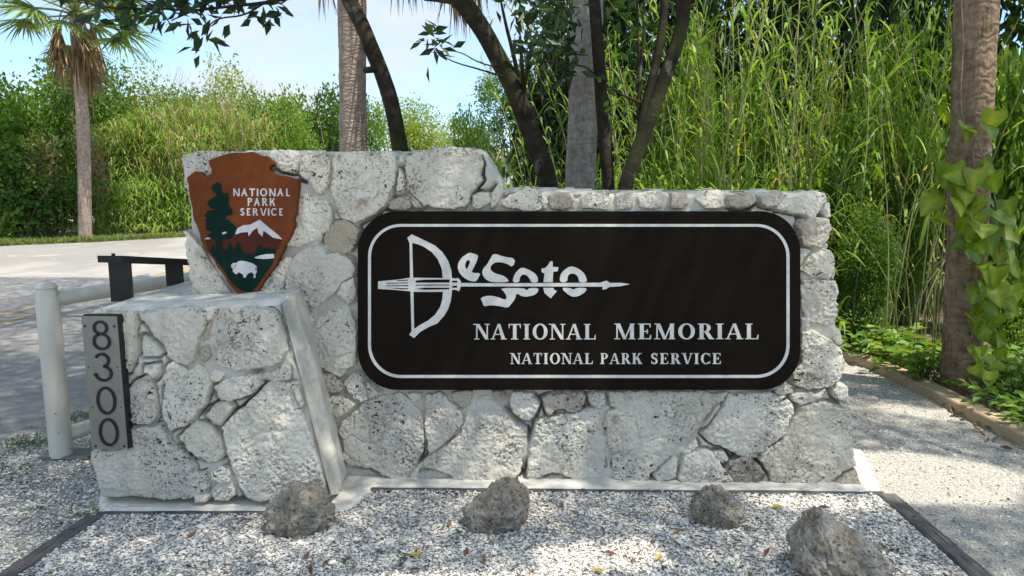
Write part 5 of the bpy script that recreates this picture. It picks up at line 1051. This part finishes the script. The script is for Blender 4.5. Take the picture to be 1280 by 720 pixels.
# dark leathery leaves on low twigs
def sprigs(name, parent, pts, Y, nl, L, seed, spread=.05, m='leaf_dark'):
    rg = np.random.default_rng(seed); mb = MB()
    for px, py in pts:
        c = at_y(px, py, Y+rg.normal(0, .12)); n = nl+rg.integers(-2, 3); ax = rdir(rg, 1)[0]; D = unit(rdir(rg, n)*1.0+ax*.5+np.array([0, 0, -.1])); P = c+D*.02+rg.normal(0, spread, (n, 3))
        leaves(mb, P, D, rdir(rg, n, .6), L*rg.uniform(.75, 1.15, n), L*rg.uniform(.34, .44, n), np.clip(rg.normal(.4, .25, n), 0, 1), .1, .1)
    part(name, mb, M[m], parent, kind='stuff')
br = MB()
for pts in ([(440, -25), (380, -6), (330, 4), (285, 8), (240, 14), (200, 10), (150, 12), (95, 2)], [(330, 4), (305, 20), (275, 22), (262, 30), (256, 44)], [(200, 10), (180, 2), (160, -8)], [(240, 14), (222, 22), (214, 26)], [(360, -2), (350, 6), (345, 0)]):
    tube(br, spline([at_y(x, y, 4.9) for x, y in pts], 24), np.linspace(.014 if len(pts) > 5 else .007, .004, 24), 6, cap=False)
part('branch', br, M['bark_dark'], T1, kind='stuff')
rng = np.random.default_rng(5)
sp = [(px+rng.normal(0, 6), py+rng.normal(0, 4)) for px, py in [(95, 0), (108, 5), (120, 4), (132, 8), (142, 12), (150, 6), (160, 14), (168, 8), (176, 14), (184, 6), (192, 16), (200, 10), (206, 18), (212, 8), (218, 20), (224, 12), (232, 6), (238, 14), (128, 16), (160, 2), (185, 0), (205, 0), (225, 0), (245, 8), (262, 6), (275, 12), (290, 4), (300, 14), (312, 6), (326, 10), (340, 2), (250, 2), (270, 0), (300, 0)]]+[(252, 40), (260, 36), (256, 46), (262, 46)]
sprigs('foliage', T1, sp, 4.9, 6, .125, 3, .05)
sp = [(px+rng.normal(0, 4), py+rng.normal(0, 4)) for px, py in [(538, 52), (545, 58), (552, 48), (534, 60), (556, 60), (650, 45), (655, 30), (660, 50), (668, 40), (675, 48), (680, 30), (690, 42), (665, 15), (680, 8), (695, 15), (700, 30), (710, 8), (705, 55), (672, 70), (690, 75), (655, 68), (700, 70), (715, 85), (712, 100), (670, 2), (720, 30), (690, 0), (640, 2), (650, 10), (725, 5), (700, 88)]]
sprigs('foliage', T2, sp, 6.15, 6, .14, 4, .05)
sp = [(px+rng.normal(0, 6), py+rng.normal(0, 5)) for px, py in [(770, 20), (782, 35), (800, 15), (815, 30), (775, 55), (790, 5), (825, 10), (765, 5), (780, 80), (812, 55), (760, 110), (775, 118)]]
sprigs('foliage', T4, sp, 6.3, 7, .12, 6, .06, 'leaf_mid')

# ---- unseen crowns: leaves placed to shade the wall, gaps left for sun patches
def shade_region(q):
    w = q+.22*np.stack([fbm(np.c_[q*1.1, np.zeros(len(q))], 3, 5), fbm(np.c_[q*1.1, np.zeros(len(q))], 3, 15)], 1)
    x, y = w[:, 0], w[:, 1]; r = (x > -4.2) & (x < 4.3) & (y > .9) & (y < 5.4)
    r |= (x > -8.5) & (x < -1.5) & (y > 3) & (y < 11.2-.12*(x+4)) & ~((x > -3.6) & (y > 6.5))
    def ell(px, py, rx, ry):
        c = at_z(px, py); return ((x-c[0])/rx)**2+((y-c[1])/ry)**2 < 1
    for poly in ([(1060, 566), (1130, 560), (1220, 572), (1330, 590), (1330, 640), (1100, 632)], [(930, 636), (990, 626), (1085, 628), (1110, 640), (1060, 652), (960, 650)]):
        r &= sdf_poly(np.stack([x, y], 1), np.array([at_z(*p)[:2] for p in poly])) < 0
    for e in ((710, 690, .26, .13), (1150, 512, .3, .12), (1255, 530, .25, .14), (545, 712, .3, .08), (640, 705, .25, .06), (1130, 470, .4, .2), (300, 452, 0.01, .01)):
        r &= ~ell(*e)
    return r
rng = np.random.default_rng(31)
def canopy(n, x0, x1, y0, y1):
    q = np.stack([rng.uniform(x0, x1, n), rng.uniform(y0, y1, n)], 1); q = q[shade_region(q)]
    q = q[rng.random(len(q)) < np.clip(.80+.75*fbm(np.c_[q*1.7, np.zeros(len(q))], 3, 25), 0, 1)]
    z = rng.uniform(6.6, 10.5, len(q)); return np.c_[q, np.zeros(len(q))]+SUN[None]*(z/SUN[2])[:, None]
C = np.vstack([canopy(165000, -4.8, 4.8, .5, 6.5), canopy(150000, -9.5, -1, 3, 12)])
TT = [T1, T2, T3, T4]; heads = np.array([[-2.6, 6.6, 7.4], [.6, 4.2, 7.2], [2.4, 3.6, 7.4], [4.3, 4.0, 7.2]]); own = np.argmin(((C[:, None, :2]-heads[None, :, :2])**2).sum(-1), 1)
for k, t in enumerate(TT):
    P = C[own == k]; n = len(P); mb = MB()
    leaves(mb, P, rdir(rng, n), rdir(rng, n, .5), rng.uniform(.05, .075, n), rng.uniform(.030, .042, n), np.clip(rng.normal(.55, .22, n), 0, 1)); part('crown', mb, M['leaf_bright'], t, kind='stuff')
    mb = MB(); tops = P[rng.choice(n, 16, replace=False)]
    st = {0: at_y(425, -30, 7.2), 1: at_y(545, -22, 6.6), 2: at_y(742, -10, 6.4), 3: at_y(858, -5, 6.2)}[k]; hub = heads[k]
    tube(mb, spline([st, (st+hub)/2+[0, 0, .3], hub], 20), np.linspace(.07, .045, 20), 9, rough=.1)
    for q in tops:
        lp_ = spline([hub, (hub+q)/2+[0, 0, .25], q], 24)
        if shade_region(lp_[:, :2]-SUN[None, :2]*(lp_[:, 2:]/SUN[2])).mean() > .9: tube(mb, lp_, np.linspace(.03, .006, 24), 5, cap=False)
    part('limbs', mb, M['bark_dark'], t, kind='stuff')

# ================================================================== LITTER
LM = []
for k in range(4):
    rg = np.random.default_rng(90+k); n = 6; w = np.array([0, .5, .8, .75, .45, 0])*.42; V = []
    for j in range(n):
        y = j/(n-1)-.5
        for s_ in (-1, 0, 1): V.append((w[j]*s_*.5, y, .10*abs(s_)*w[j]*2+.18*y*y*rg.uniform(.2, 1.6)+rg.normal(0, .01)))
    LM.append([np.array(V), np.array([(j*3+i, j*3+i+1, j*3+i+4, j*3+i+3) for j in range(n-1) for i in range(2)])])
def lm(k, v):
    mb = MB(); mb.add(LM[k][0], LM[k][1], v); return mb.mesh('fallen_leaf', M['litter'])
BR = [lm(k % 4, v) for k, v in enumerate((.1, .3, .45, .6, .75))]; YL = [lm(k, .97) for k in range(2)]
rng = np.random.default_rng(12)
def leaf_at(px, py, s, me, lab, grp):
    p = at_z(px, py, .014); obj('fallen_leaf', me, None, p, (rng.normal(0, .3), rng.normal(0, .3), rng.uniform(0, 6.28)), s, lab, 'leaf', grp)
for px, py in [(505, 692), (522, 689), (528, 684), (498, 706), (520, 712), (530, 708), (434, 700), (470, 690), (560, 655), (555, 660), (648, 648), (655, 652), (662, 645), (640, 655), (665, 662), (740, 655), (752, 662), (690, 662), (765, 692), (800, 690), (815, 676), (790, 700), (875, 680), (925, 676), (940, 660), (905, 655), (830, 702), (850, 665), (170, 678), (240, 668), (235, 708), (250, 702), (405, 706), (395, 712), (412, 700), (98, 668), (380, 695), (180, 712), (960, 690), (1105, 684), (1118, 688), (1150, 695), (720, 640), (700, 632), (840, 640), (465, 655), (310, 650), (790, 645), (1030, 634), (610, 700), (585, 690)]:
    leaf_at(px+rng.normal(0, 3), py, rng.uniform(.032, .06), BR[rng.integers(0, 5)], 'small dry brown leaf lying on the white shell bed', 'brown leaves on the shell bed')
for px, py, lab in [(748, 713, 'yellow leaf on the shell bed at the bottom edge, right of the middle'), (972, 633, 'yellow leaf in the sunny strip of shell bed near the wall end'), (823, 696, 'yellow leaf on the shell bed between the small and the pointed boulder'), (520, 693, 'yellowish leaf beside the tiny weed in the shell bed')]:
    leaf_at(px, py, .055, YL[px % 2], lab, None)
for px, py in [(1228, 543), (1205, 526), (1220, 535), (1190, 512), (1235, 550), (1245, 548), (1212, 518), (1170, 500), (1258, 560), (1225, 528), (1198, 518), (1240, 536), (1262, 545), (1180, 506)]:
    leaf_at(px, py, rng.uniform(.05, .10), BR[rng.integers(0, 5)], 'dry brown leaf on the soil beside the tan edging', 'brown leaves on the soil')
